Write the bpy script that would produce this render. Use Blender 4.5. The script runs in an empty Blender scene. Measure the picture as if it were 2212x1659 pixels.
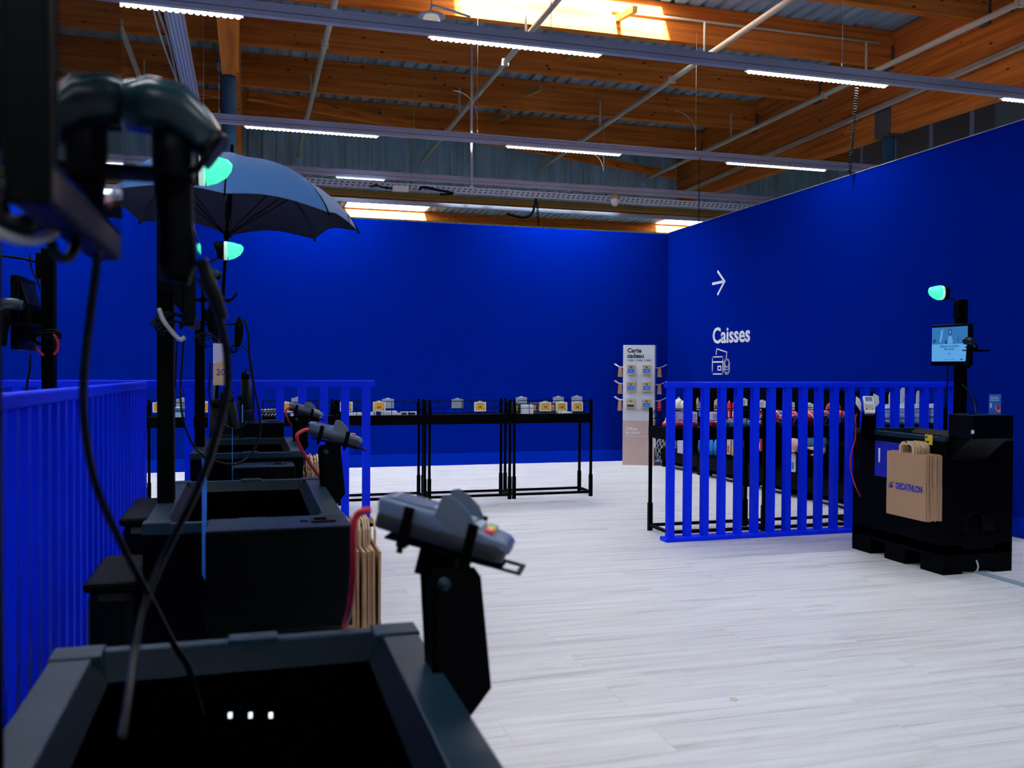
import bpy, bmesh, math, random
from mathutils import Vector, Matrix
random.seed(7)
PI = math.pi
# ------------------------------------------------------------------ camera
W, H = 2212, 1659
F = 1966.0
CX, CY = 1106.0, 829.5
H0 = 1.39
_v1 = Vector((537-CX, -(793-CY), -F)).normalized()
_v2 = Vector((7900-CX, -(828-CY), -F))
_v2 = (_v2 - _v1*_v2.dot(_v1)).normalized()
_v3 = _v2.cross(_v1)
RM = Matrix((_v2, _v1, _v3))            # world = RM @ camera
CAM = Vector((0, 0, H0))
scene = bpy.context.scene
cd = bpy.data.cameras.new('camera')
cam = bpy.data.objects.new('camera', cd)
scene.collection.objects.link(cam)
cam.matrix_world = Matrix.Translation(CAM) @ RM.to_4x4()
cd.sensor_width = 36.0
cd.lens = F/W*36.0
cd.clip_start = 0.05
cd.clip_end = 200
cd.dof.use_dof = True
cd.dof.focus_distance = 8.5
cd.dof.aperture_fstop = 5.0
scene.camera = cam
# ------------------------------------------------------------------ world, view
wd = bpy.data.worlds.new('world'); scene.world = wd
wd.use_nodes = True
wd.node_tree.nodes['Background'].inputs[0].default_value = (0.62, 0.8, 1.0, 1)
wd.node_tree.nodes['Background'].inputs[1].default_value = 0.05
scene.view_settings.view_transform = 'Standard'
scene.view_settings.look = 'None'
scene.view_settings.exposure = 0.0
scene.view_settings.gamma = 1.0
LAMP = 14.0           # radiance of the LED lens strips
WATT = 36.0           # power of each lamp module's narrow downward beam
SKY = 6.0            # radiance of the daylight behind the roof lights

sl_ = bpy.data.lights.new('sun', 'SUN'); sl_.energy = 110.0; sl_.angle = math.radians(8); sl_.color = (0.85, 0.95, 1.0)
so_ = bpy.data.objects.new('sun', sl_); scene.collection.objects.link(so_)
so_.rotation_euler = Vector((0.12, 1.0, -0.62)).to_track_quat('-Z', 'Y').to_euler()

# ------------------------------------------------------------------ helpers
def ray(x, y): return RM @ Vector((x-CX, -(y-CY), -F))
def PZ(x, y, z=0.0):
    d = ray(x, y); return CAM + d*((z-H0)/d.z)
def PY(x, y, Y):
    d = ray(x, y); return CAM + d*(Y/d.y)
def PX(x, y, X):
    d = ray(x, y); return CAM + d*(X/d.x)
COL = scene.collection

def link(o, parent=None):
    COL.objects.link(o)
    if parent is not None: o.parent = parent
    return o

class MB:
    def __init__(s): s.v = []; s.f = []; s.sm = []; s.mi = []; s.cur = 0
    def _add(s, vs, fs, smooth=False):
        b = len(s.v); s.v += [tuple(v) for v in vs]
        for f in fs:
            s.f.append([b+i for i in f]); s.sm.append(smooth); s.mi.append(s.cur)
        return s
    def box(s, x0, x1, y0, y1, z0, z1):
        vs = [(x0,y0,z0),(x1,y0,z0),(x1,y1,z0),(x0,y1,z0),(x0,y0,z1),(x1,y0,z1),(x1,y1,z1),(x0,y1,z1)]
        return s._add(vs, [(0,3,2,1),(4,5,6,7),(0,1,5,4),(1,2,6,5),(2,3,7,6),(3,0,4,7)])
    def obox(s, c, u, v, w):
        c, u, v, w = Vector(c), Vector(u), Vector(v), Vector(w)
        vs = [c+u*a+v*b+w*d for d in (-1,1) for b in (-1,1) for a in (-1,1)]
        return s._add(vs, [(0,2,3,1),(4,5,7,6),(0,1,5,4),(1,3,7,5),(3,2,6,7),(2,0,4,6)])
    def bar(s, p0, p1, w, h, up=(0,0,1)):
        p0, p1 = Vector(p0), Vector(p1); d = p1-p0; up = Vector(up)
        if d.normalized().cross(up).length < 0.05: up = Vector((0,1,0))
        sd = d.cross(up).normalized(); u2 = sd.cross(d).normalized()
        return s.obox((p0+p1)/2, d/2, sd*(w/2), u2*(h/2))
    def loft(s, pts, rads, n=12, up=(0,1,0), cap=True, power=1.0):
        """sweep of ellipses (a across, b along up) through pts"""
        pts = [Vector(p) for p in pts]; up = Vector(up); rings = []
        nn = len(pts)
        for i, p in enumerate(pts):
            d = (pts[min(i+1, nn-1)] - pts[max(i-1, 0)]).normalized()
            u = (up - d*up.dot(d))
            if u.length < 1e-4: u = Vector((1,0,0)) - d*d.x
            u.normalize(); sd = d.cross(u)
            r = rads[i] if not isinstance(rads, (int, float)) else (rads, rads)
            if isinstance(r, (int, float)): r = (r, r)
            ring = []
            for k in range(n):
                a = 2*PI*k/n; ca, sa = math.cos(a), math.sin(a)
                if power != 1.0:
                    ca = math.copysign(abs(ca)**power, ca); sa = math.copysign(abs(sa)**power, sa)
                ring.append(p + sd*(r[0]*ca) + u*(r[1]*sa))
            rings.append(ring)
        vs = [v for r in rings for v in r]; fs = []
        for i in range(nn-1):
            for k in range(n):
                k2 = (k+1) % n
                fs.append((i*n+k, i*n+k2, (i+1)*n+k2, (i+1)*n+k))
        s._add(vs, fs, True)
        if cap:
            b = len(s.v)-len(vs)
            s.f.append([b+k for k in range(n)][::-1]); s.sm.append(False); s.mi.append(s.cur)
            s.f.append([b+(nn-1)*n+k for k in range(n)]); s.sm.append(False); s.mi.append(s.cur)
        return s
    def tube(s, pts, r, n=8, smooth=0, cap=True):
        pts = [Vector(p) for p in pts]
        if smooth and len(pts) > 2: pts = spline(pts, smooth)
        nn = len(pts); rings = []; u = None
        for i, p in enumerate(pts):
            d = (pts[min(i+1, nn-1)] - pts[max(i-1, 0)]).normalized()
            if u is None:
                u = Vector((0,0,1)) if abs(d.z) < .9 else Vector((1,0,0))
            u = (u - d*u.dot(d)).normalized(); sd = d.cross(u)
            rings.append([p + sd*(r*math.cos(2*PI*k/n)) + u*(r*math.sin(2*PI*k/n)) for k in range(n)])
        vs = [v for q in rings for v in q]
        fs = [(i*n+k, i*n+(k+1) % n, (i+1)*n+(k+1) % n, (i+1)*n+k) for i in range(nn-1) for k in range(n)]
        if cap: fs += [tuple(range(n))[::-1], tuple(range((nn-1)*n, nn*n))]
        return s._add(vs, fs, True)
    def lathe(s, prof, c=(0,0,0), n=24, axis='z'):
        vs = []; m = len(prof)
        for k in range(n):
            a = 2*PI*k/n
            for r, t in prof:
                q = (r*math.cos(a), r*math.sin(a), t)
                if axis == 'x': q = (q[2], q[0], q[1])
                if axis == 'y': q = (q[0], q[2], q[1])
                vs.append((q[0]+c[0], q[1]+c[1], q[2]+c[2]))
        fs = []
        for k in range(n):
            k2 = (k+1) % n
            for i in range(m-1): fs.append((k*m+i, k2*m+i, k2*m+i+1, k*m+i+1))
        return s._add(vs, fs, True)
    def sphere(s, c, r, n=16, m=10, sc=(1,1,1)):
        vs = [(c[0], c[1], c[2]-r*sc[2])]; fs = []
        for j in range(1, m):
            t = -PI/2 + PI*j/m
            for k in range(n):
                a = 2*PI*k/n
                vs.append((c[0]+r*sc[0]*math.cos(t)*math.cos(a), c[1]+r*sc[1]*math.cos(t)*math.sin(a), c[2]+r*sc[2]*math.sin(t)))
        vs.append((c[0], c[1], c[2]+r*sc[2]))
        for k in range(n):
            k2 = (k+1) % n
            fs.append((0, 1+k2, 1+k)); L = len(vs)-1
            fs.append((L, L-n+k, L-n+k2))
            for j in range(m-2):
                fs.append((1+j*n+k, 1+j*n+k2, 1+(j+1)*n+k2, 1+(j+1)*n+k))
        return s._add(vs, fs, True)
    def prism(s, poly, o, u, v, w):
        """poly (2d) placed at o along u,v and extruded along w"""
        o, u, v, w = Vector(o), Vector(u), Vector(v), Vector(w); n = len(poly)
        a = [o+u*p[0]+v*p[1] for p in poly]; b = [q+w for q in a]
        return s._add(a+b, [tuple(range(n))[::-1], tuple(range(n, 2*n))] + [(i, (i+1) % n, n+(i+1) % n, n+i) for i in range(n)])
    def quad(s, a, b, c, d): return s._add([a, b, c, d], [(0,1,2,3)])
    def build(s, name, mats, parent=None, bevel=0, flip=1, fix=True, label=None, loc=None, mod=None):
        me = bpy.data.meshes.new(name)
        vs = s.v if flip == 1 else [(-x, y, z) for x, y, z in s.v]
        me.from_pydata(vs, [], s.f)
        if not isinstance(mats, (list, tuple)): mats = [mats]
        for m in mats: me.materials.append(m)
        me.polygons.foreach_set('use_smooth', s.sm)
        me.polygons.foreach_set('material_index', s.mi)
        if fix:
            bm = bmesh.new(); bm.from_mesh(me)
            bmesh.ops.recalc_face_normals(bm, faces=bm.faces[:]); bm.to_mesh(me); bm.free()
        me.update()
        o = link(bpy.data.objects.new(name, me), parent)
        if bevel:
            b = o.modifiers.new('bevel', 'BEVEL'); b.width = bevel; b.segments = 2; b.limit_method = 'ANGLE'
        if label: o['label'] = label
        if loc is not None: o.location = loc
        return o

def spline(pts, k):
    out = []; n = len(pts)
    for i in range(n-1):
        p0 = pts[max(i-1,0)]; p1 = pts[i]; p2 = pts[i+1]; p3 = pts[min(i+2,n-1)]
        for j in range(k):
            t = j/k
            out.append(0.5*((2*p1)+(p2-p0)*t+(2*p0-5*p1+4*p2-p3)*t*t+(3*p1-p0-3*p2+p3)*t**3))
    out.append(pts[-1]); return out

def tag(o, label=None, cat=None, group=None, kind=None):
    if label: o['label'] = label
    if cat: o['category'] = cat
    if group: o['group'] = group
    if kind: o['kind'] = kind
    return o
def thing(name, label, cat, loc=(0,0,0), rz=0, group=None, rx=0, ry=0):
    o = bpy.data.objects.new(name, None); link(o)
    o.empty_display_size = 0.05
    o.location = loc; o.rotation_euler = (rx, ry, rz)
    return tag(o, label, cat, group)
def kids(o): return [c for c in COL.objects if c.parent == o]
def dup(root, loc=None, rz=None, label=None, group=None, rot=None):
    r = root.copy(); COL.objects.link(r)
    if loc is not None: r.location = loc
    if rz is not None: r.rotation_euler = (r.rotation_euler[0], r.rotation_euler[1], rz)
    if rot is not None: r.rotation_euler = rot
    if label: r['label'] = label
    if group: r['group'] = group
    for ch in kids(root):
        c = ch.copy(); COL.objects.link(c); c.parent = r
        for g in kids(ch):
            d = g.copy(); COL.objects.link(d); d.parent = c
    return r
def struct(o): o['kind'] = 'structure'; return o

def text(body, size, m, parent, origin, right, up, name='lettering', thick=0.001, bold=0.0, align='LEFT', sx=1.0, space=1.0):
    c = bpy.data.curves.new('t', 'FONT'); c.body = body; c.size = size; c.offset = bold*size
    c.extrude = thick/2; c.align_x = align; c.space_character = space; c.resolution_u = 3; c.space_line = 0.9
    t = bpy.data.objects.new('t', c)
    me = bpy.data.meshes.new_from_object(t); bpy.data.objects.remove(t); bpy.data.curves.remove(c)
    r = Vector(right).normalized(); u = Vector(up).normalized(); n = r.cross(u)
    M = Matrix(((r.x*sx, u.x, n.x, origin[0]), (r.y*sx, u.y, n.y, origin[1]), (r.z*sx, u.z, n.z, origin[2]), (0,0,0,1)))
    me.transform(M); me.name = name
    me.materials.clear(); me.materials.append(m)
    return link(bpy.data.objects.new(name, me), parent)

# ------------------------------------------------------------------ materials
def mat(name, col, rough=0.5, metal=0.0, emit=None, strength=0.0, spec=0.5, coat=0.0):
    m = bpy.data.materials.new(name); m.use_nodes = True
    nt = m.node_tree; b = nt.nodes['Principled BSDF']
    b.inputs['Base Color'].default_value = (*col, 1); b.inputs['Roughness'].default_value = rough
    b.inputs['Metallic'].default_value = metal; b.inputs['Specular IOR Level'].default_value = spec
    b.inputs['Coat Weight'].default_value = coat
    if emit: b.inputs['Emission Color'].default_value = (*emit, 1); b.inputs['Emission Strength'].default_value = strength
    # faint procedural unevenness of the gloss
    tc = nt.nodes.new('ShaderNodeTexCoord'); nz = nt.nodes.new('ShaderNodeTexNoise'); nz.inputs['Scale'].default_value = 30
    mr = nt.nodes.new('ShaderNodeMapRange'); mr.inputs[3].default_value = max(0, rough-0.05); mr.inputs[4].default_value = min(1, rough+0.05)
    nt.links.new(tc.outputs['Object'], nz.inputs['Vector']); nt.links.new(nz.outputs[0], mr.inputs[0]); nt.links.new(mr.outputs[0], b.inputs['Roughness'])
    return m
def nodes(m): return m.node_tree, m.node_tree.nodes['Principled BSDF']
M = {}
M['blue_wall'] = mat('blue_wall', (0.0, 0.0125, 0.25), 0.8, spec=0.0)
M['blue_base'] = mat('blue_baseboard', (0.0, 0.026, 0.46), 0.7, spec=0.02)
M['blue_metal'] = mat('blue_metal', (0.0, 0.026, 0.95), 0.5, spec=0.12)
M['blue_sign'] = mat('blue_sign', (0.002, 0.01, 0.42), 0.4)
M['black'] = mat('black_metal', (0.0005, 0.0007, 0.0013), 0.5, spec=0.04)
M['black_rim'] = mat('black_rim', (0.005, 0.020, 0.036), 0.38, spec=0.22)
M['black_plastic'] = mat('black_plastic', (0.0005, 0.0009, 0.0016), 0.4, spec=0.07)
M['black_gloss'] = mat('black_gloss', (0.001, 0.002, 0.005), 0.38, spec=0.2)
M['void'] = mat('black_matte', (0.0004, 0.0004, 0.0006), 0.95, spec=0.0)
M['top_reflection'] = mat('top_reflection', (0.001, 0.016, 0.045), 0.4, spec=0.1)  # blue reflection on the black box tops, put into the colour
M['bezel'] = mat('basin_bezel', (0.0008, 0.005, 0.010), 0.45, spec=0.06)
M['scanner_shell'] = mat('scanner_shell', (0.004, 0.022, 0.032), 0.22, spec=0.5)
M['globe'] = mat('globe_glass', (0.9, 0.86, 0.76), 0.4, emit=(1.0, 0.9, 0.7), strength=0.28)  # the lamp is off; faint glow added to brighten the globe
M['glass_black'] = mat('black_screen_glass', (0.002, 0.002, 0.003), 0.02, spec=0.8)
M['cable'] = mat('black_rubber', (0.0012, 0.002, 0.0035), 0.4, spec=0.12)
M['grey_cable'] = mat('grey_cable', (0.30, 0.31, 0.32), 0.5)
M['red_cable'] = mat('red_cable', (0.50, 0.012, 0.03), 0.45)
M['white'] = mat('white_plastic', (0.80, 0.83, 0.86), 0.45)
M['sign_white'] = mat('white_vinyl', (0.88, 0.94, 1.0), 0.6)
M['pipe'] = mat('cream_pipe', (0.62, 0.64, 0.52), 0.5)
M['rail'] = mat('rail_paint', (0.36, 0.38, 0.52), 0.45)
M['rail_dark'] = mat('rail_groove', (0.06, 0.065, 0.09), 0.5)
M['galv'] = mat('galvanised_steel', (0.46, 0.54, 0.70), 0.45, 0.15)
M['wire'] = mat('steel_wire', (0.5, 0.5, 0.5), 0.35, 0.8)
M['column'] = mat('steel_blue_paint', (0.035, 0.13, 0.26), 0.4)
M['duct'] = mat('duct_steel', (0.30, 0.38, 0.42), 0.35, 0.7)
M['plate'] = mat('steel_plate', (0.12, 0.13, 0.14), 0.5, 0.4)
M['kraft'] = mat('kraft_paper', (0.42, 0.25, 0.15), 0.85, spec=0.15)
M['kraft_edge'] = mat('kraft_edge', (0.60, 0.43, 0.27), 0.85, spec=0.15)
M['kraft_light'] = mat('kraft_light', (0.62, 0.43, 0.26), 0.8, spec=0.15)
M['logo_blue'] = mat('logo_ink', (0.002, 0.015, 0.36), 0.6)
M['ink'] = mat('dark_ink', (0.01, 0.01, 0.012), 0.6)
M['term_silver'] = mat('terminal_silver', (0.12, 0.16, 0.25), 0.3, 0.3)
M['term_light'] = mat('terminal_light', (0.55, 0.58, 0.62), 0.35, 0.2)
M['term_dark'] = mat('terminal_dark', (0.012, 0.014, 0.02), 0.4)
M['shield'] = mat('terminal_shield', (0.085, 0.11, 0.16), 0.35)
M['lcd'] = mat('terminal_lcd', (0.13, 0.16, 0.28), 0.12)
M['key_red'] = mat('key_red', (0.65, 0.03, 0.05), 0.4)
M['key_yel'] = mat('key_yellow', (0.8, 0.45, 0.03), 0.4)
M['key_grn'] = mat('key_green', (0.02, 0.30, 0.14), 0.4)
M['key_grey'] = mat('key_grey', (0.28, 0.34, 0.38), 0.4)
M['green_lens'] = mat('green_lens', (0.1, 0.7, 0.5), 0.3, emit=(0.06, 1.0, 0.50), strength=0.95)
M['white_lens'] = mat('lens_collar', (0.6, 0.8, 0.75), 0.3, emit=(0.55, 0.9, 0.75), strength=0.55)
M['red_lens'] = mat('red_lens', (0.8, 0.2, 0.2), 0.3, emit=(1.0, 0.10, 0.10), strength=1.0)
M['led'] = mat('led_lens', (0.9, 0.9, 0.9), 0.3, emit=(0.93, 0.95, 1.0), strength=LAMP)
M['dot'] = mat('lamp_reflection_glow', (0.9, 0.9, 0.9), 0.3, emit=(0.8, 0.9, 1.0), strength=1.2)  # glow standing for ceiling lamps mirrored in the basin
M['sky'] = mat('roof_light_diffuser', (0.9, 0.9, 0.9), 0.5, emit=(0.93, 0.97, 1.0), strength=SKY)
M['tag_white'] = mat('tag_white', (0.72, 0.75, 0.78), 0.4)
M['tag_back'] = mat('tag_back', (0.35, 0.40, 0.48), 0.4)
M['tag_yel'] = mat('tag_display', (0.78, 0.40, 0.02), 0.35)
M['card_white'] = mat('card_white', (0.76, 0.80, 0.88), 0.7)
M['card_pink'] = mat('card_kraft_pink', (0.66, 0.48, 0.44), 0.8)
M['gift_blue'] = mat('gift_blue', (0.02, 0.22, 0.85), 0.5)
M['yellow'] = mat('yellow_label', (0.75, 0.58, 0.02), 0.5)
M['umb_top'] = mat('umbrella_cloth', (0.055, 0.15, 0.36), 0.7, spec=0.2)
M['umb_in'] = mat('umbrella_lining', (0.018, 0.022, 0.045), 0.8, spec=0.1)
M['sleeve'] = mat('umbrella_sleeve', (0.001, 0.0015, 0.004), 0.5, spec=0.08)
M['sleeve_wrap'] = mat('umbrella_wrap', (0.004, 0.006, 0.016), 0.6, spec=0.1)
M['green_steel'] = mat('green_grey_steel', (0.05, 0.11, 0.11), 0.5)
M['lavender'] = mat('lavender', (0.36, 0.33, 0.68), 0.6)
M['lav_light'] = mat('pale_lavender', (0.60, 0.58, 0.80), 0.6)
M['pink'] = mat('hot_pink', (0.75, 0.04, 0.12), 0.5)
M['orange'] = mat('orange', (0.85, 0.25, 0.03), 0.5)
M['turq'] = mat('turquoise', (0.05, 0.50, 0.55), 0.5)
M['pale_turq'] = mat('pale_turquoise', (0.45, 0.70, 0.75), 0.5)
M['red'] = mat('red_plastic', (0.65, 0.012, 0.03), 0.45)
M['navy'] = mat('navy', (0.008, 0.02, 0.12), 0.4)
M['sky_blue'] = mat('product_blue', (0.02, 0.20, 0.62), 0.55)
M['steel_blue'] = mat('cap_blue', (0.05, 0.18, 0.42), 0.7)
M['cap_pink'] = mat('cap_pink', (0.70, 0.42, 0.42), 0.75)
M['cream'] = mat('cream_cloth', (0.62, 0.58, 0.54), 0.85)
M['pack_blue'] = mat('white_blue_pack', (0.48, 0.64, 0.92), 0.5)
M['teal'] = mat('dark_teal', (0.01, 0.05, 0.08), 0.5)
M['cord_white'] = mat('white_cord', (0.66, 0.70, 0.72), 0.6)
M['duct_floor'] = mat('floor_duct_grey', (0.22, 0.30, 0.38), 0.5)
M['rubber_yellow'] = mat('yellow_rubber', (0.55, 0.42, 0.2), 0.5)
M['gold'] = mat('ochre_paint', (0.42, 0.25, 0.05), 0.6)

def glazing():
    m = M['sky']; nt = m.node_tree; out = nt.nodes['Material Output']
    e = nt.nodes.new('ShaderNodeEmission'); e.inputs[0].default_value = (0.93, 0.97, 1.0, 1); e.inputs[1].default_value = SKY
    t = nt.nodes.new('ShaderNodeBsdfTransparent'); a = nt.nodes.new('ShaderNodeAddShader')
    nt.links.new(e.outputs[0], a.inputs[0]); nt.links.new(t.outputs[0], a.inputs[1]); nt.links.new(a.outputs[0], out.inputs[0])
glazing()
def wood_material(name, c0, c1, c2, ax):
    m = mat(name, c1, 0.65, spec=0.05); nt, b = nodes(m); N = nt.nodes.new; L = nt.links.new
    tc = N('ShaderNodeTexCoord'); oi = N('ShaderNodeObjectInfo')
    add = N('ShaderNodeVectorMath'); add.operation = 'ADD'
    mul = N('ShaderNodeVectorMath'); mul.operation = 'SCALE'; mul.inputs[3].default_value = 37.0
    cmb = N('ShaderNodeCombineXYZ')
    for i in range(3): L(oi.outputs['Random'], cmb.inputs[i])
    L(cmb.outputs[0], mul.inputs[0]); L(tc.outputs['Object'], add.inputs[0]); L(mul.outputs[0], add.inputs[1])
    mp = N('ShaderNodeMapping'); sc = [9, 9, 14]; sc[ax] = 0.6; mp.inputs['Scale'].default_value = sc
    L(add.outputs[0], mp.inputs[0])
    nz = N('ShaderNodeTexNoise'); nz.inputs['Scale'].default_value = 1.0; nz.inputs['Detail'].default_value = 5
    L(mp.outputs[0], nz.inputs['Vector'])
    cr = N('ShaderNodeValToRGB'); cr.color_ramp.elements[0].position = 0.3; cr.color_ramp.elements[1].position = 0.72
    cr.color_ramp.elements[0].color = (*c0, 1); cr.color_ramp.elements[1].color = (*c2, 1)
    e = cr.color_ramp.elements.new(0.5); e.color = (*c1, 1)
    L(nz.outputs[0], cr.inputs[0])
    # laminations
    mp2 = N('ShaderNodeMapping'); s2 = [0.01, 0.01, 22]; s2[ax] = 0.35; mp2.inputs['Scale'].default_value = s2
    L(add.outputs[0], mp2.inputs[0])
    vo = N('ShaderNodeTexVoronoi'); vo.inputs['Scale'].default_value = 1.0; L(mp2.outputs[0], vo.inputs['Vector'])
    mx = N('ShaderNodeMix'); mx.data_type = 'RGBA'; mx.blend_type = 'MULTIPLY'; mx.inputs[0].default_value = 0.35
    bw = N('ShaderNodeRGBToBW'); L(vo.outputs['Color'], bw.inputs[0])
    c2b = N('ShaderNodeMapRange'); c2b.inputs[3].default_value = 0.55; c2b.inputs[4].default_value = 1.25; L(bw.outputs[0], c2b.inputs[0])
    L(cr.outputs[0], mx.inputs[6]); L(c2b.outputs[0], mx.inputs[7])
    # knots
    mp3 = N('ShaderNodeMapping'); s3 = [5.5, 5.5, 7]; s3[ax] = 3.2; mp3.inputs['Scale'].default_value = s3
    L(add.outputs[0], mp3.inputs[0])
    v3 = N('ShaderNodeTexVoronoi'); v3.inputs['Scale'].default_value = 1.0; L(mp3.outputs[0], v3.inputs['Vector'])
    k = N('ShaderNodeMapRange'); k.inputs[1].default_value = 0.07; k.inputs[2].default_value = 0.15
    L(v3.outputs['Distance'], k.inputs[0])
    bw3 = N('ShaderNodeRGBToBW'); L(v3.outputs['Color'], bw3.inputs[0])
    gt = N('ShaderNodeMath'); gt.operation = 'GREATER_THAN'; gt.inputs[1].default_value = 0.5; L(bw3.outputs[0], gt.inputs[0])
    mxk = N('ShaderNodeMath'); mxk.operation = 'MAXIMUM'; L(k.outputs[0], mxk.inputs[0]); L(gt.outputs[0], mxk.inputs[1])
    m2 = N('ShaderNodeMix'); m2.data_type = 'RGBA'; L(mxk.outputs[0], m2.inputs[0])
    m2.inputs[6].default_value = (c0[0]*0.25, c0[1]*0.2, c0[2]*0.2, 1); L(mx.outputs[2], m2.inputs[7])
    L(m2.outputs[2], b.inputs['Base Color'])
    return m
M['wood_x'] = wood_material('glulam_across', (0.42, 0.115, 0.018), (0.64, 0.19, 0.030), (0.78, 0.27, 0.055), 0)
M['wood_y'] = wood_material('glulam_along', (0.42, 0.115, 0.018), (0.64, 0.19, 0.030), (0.78, 0.27, 0.055), 1)

def floor_material():
    m = mat('oak_vinyl_planks', (0.6, 0.6, 0.62), 0.42, spec=0.35); nt, b = nodes(m); N = nt.nodes.new; L = nt.links.new
    tc = N('ShaderNodeTexCoord')
    br = N('ShaderNodeTexBrick'); br.offset = 0.37; br.inputs['Scale'].default_value = 1.0
    br.inputs['Brick Width'].default_value = 1.5; br.inputs['Row Height'].default_value = 0.23
    br.inputs['Mortar Size'].default_value = 0.0012; br.inputs['Mortar Smooth'].default_value = 0.2; br.inputs['Bias'].default_value = 0
    br.inputs['Color1'].default_value = (0.0, 0.0, 0.0, 1); br.inputs['Color2'].default_value = (1, 1, 1, 1); br.inputs['Mortar'].default_value = (0.5, 0.5, 0.5, 1)
    L(tc.outputs['Object'], br.inputs['Vector'])
    sc = N('ShaderNodeVectorMath'); sc.operation = 'SCALE'; sc.inputs[3].default_value = 9.0; L(br.outputs['Color'], sc.inputs[0])
    ad = N('ShaderNodeVectorMath'); ad.operation = 'ADD'; L(tc.outputs['Object'], ad.inputs[0]); L(sc.outputs[0], ad.inputs[1])
    mp = N('ShaderNodeMapping'); mp.inputs['Scale'].default_value = (1.3, 22, 1); L(ad.outputs[0], mp.inputs[0])
    nz = N('ShaderNodeTexNoise'); nz.inputs['Scale'].default_value = 1.0; nz.inputs['Detail'].default_value = 6; nz.inputs['Distortion'].default_value = 0.6
    L(mp.outputs[0], nz.inputs['Vector'])
    cr = N('ShaderNodeValToRGB'); E = cr.color_ramp.elements
    E[0].position = 0.28; E[0].color = (0.44, 0.42, 0.44, 1); E[1].position = 0.62; E[1].color = (0.66, 0.66, 0.685, 1)
    e = E.new(0.42); e.color = (0.575, 0.565, 0.58, 1)
    L(nz.outputs[0], cr.inputs[0])
    mp2 = N('ShaderNodeMapping'); mp2.inputs['Scale'].default_value = (2.2, 9, 1); L(ad.outputs[0], mp2.inputs[0])
    n2 = N('ShaderNodeTexNoise'); n2.inputs['Scale'].default_value = 1.0; n2.inputs['Detail'].default_value = 3; L(mp2.outputs[0], n2.inputs['Vector'])
    r2 = N('ShaderNodeMapRange'); r2.inputs[1].default_value = 0.64; r2.inputs[2].default_value = 0.78; r2.inputs[3].default_value = 1.0; r2.inputs[4].default_value = 0.78
    L(n2.outputs[0], r2.inputs[0])
    mx = N('ShaderNodeMix'); mx.data_type = 'RGBA'; mx.blend_type = 'MULTIPLY'; mx.inputs[0].default_value = 1.0
    L(cr.outputs[0], mx.inputs[6]); L(r2.outputs[0], mx.inputs[7])
    bw = N('ShaderNodeRGBToBW'); L(br.outputs['Color'], bw.inputs[0])
    r3 = N('ShaderNodeMapRange'); r3.inputs[3].default_value = 0.97; r3.inputs[4].default_value = 1.02; L(bw.outputs[0], r3.inputs[0])
    m3 = N('ShaderNodeMix'); m3.data_type = 'RGBA'; m3.blend_type = 'MULTIPLY'; m3.inputs[0].default_value = 1.0
    L(mx.outputs[2], m3.inputs[6]); L(r3.outputs[0], m3.inputs[7])
    m4 = N('ShaderNodeMix'); m4.data_type = 'RGBA'; L(br.outputs['Fac'], m4.inputs[0]); L(m3.outputs[2], m4.inputs[6]); m4.inputs[7].default_value = (0.42, 0.42, 0.44, 1)
    L(m4.outputs[2], b.inputs['Base Color'])
    return m
M['floor'] = floor_material()

def streak_material(name, col, rough, metal, sc):
    m = mat(name, col, rough, metal); nt, b = nodes(m); N = nt.nodes.new; L = nt.links.new
    tc = N('ShaderNodeTexCoord'); mp = N('ShaderNodeMapping'); mp.inputs['Scale'].default_value = sc; L(tc.outputs['Object'], mp.inputs[0])
    nz = N('ShaderNodeTexNoise'); nz.inputs['Scale'].default_value = 1; nz.inputs['Detail'].default_value = 4; L(mp.outputs[0], nz.inputs['Vector'])
    cr = N('ShaderNodeValToRGB'); cr.color_ramp.elements[0].color = (*[c*0.78 for c in col], 1); cr.color_ramp.elements[1].color = (*[min(1, c*1.12) for c in col], 1)
    cr.color_ramp.elements[0].position = 0.35; cr.color_ramp.elements[1].position = 0.65
    L(nz.outputs[0], cr.inputs[0]); L(cr.outputs[0], b.inputs['Base Color']); return m
M['deck'] = streak_material('roof_deck_steel', (0.36, 0.56, 0.70), 0.5, 0.0, (6, 0.7, 1))
M['cladding'] = streak_material('cladding_steel', (0.42, 0.66, 0.80), 0.5, 0.0, (4, 4, 0.5))

def marbled(name, a, b_, c_, scale):
    """three coloured patches: balls, dotted pouches"""
    m = mat(name, a, 0.4); nt, b = nodes(m); N = nt.nodes.new; L = nt.links.new
    tc = N('ShaderNodeTexCoord'); v = N('ShaderNodeTexVoronoi'); v.inputs['Scale'].default_value = scale; L(tc.outputs['Object'], v.inputs['Vector'])
    bw = N('ShaderNodeRGBToBW'); L(v.outputs['Color'], bw.inputs[0])
    cr = N('ShaderNodeValToRGB'); cr.color_ramp.interpolation = 'CONSTANT'; E = cr.color_ramp.elements
    E[0].color = (*a, 1); E[1].position = 0.5; E[1].color = (*b_, 1); L(bw.outputs[0], cr.inputs[0])
    v2 = N('ShaderNodeTexVoronoi'); v2.feature = 'DISTANCE_TO_EDGE'; v2.inputs['Scale'].default_value = scale; L(tc.outputs['Object'], v2.inputs['Vector'])
    lt = N('ShaderNodeMath'); lt.operation = 'LESS_THAN'; lt.inputs[1].default_value = 0.035; L(v2.outputs[0], lt.inputs[0])
    mx = N('ShaderNodeMix'); mx.data_type = 'RGBA'; L(lt.outputs[0], mx.inputs[0]); L(cr.outputs[0], mx.inputs[6]); mx.inputs[7].default_value = (*c_, 1)
    L(mx.outputs[2], b.inputs['Base Color']); return m
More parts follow.
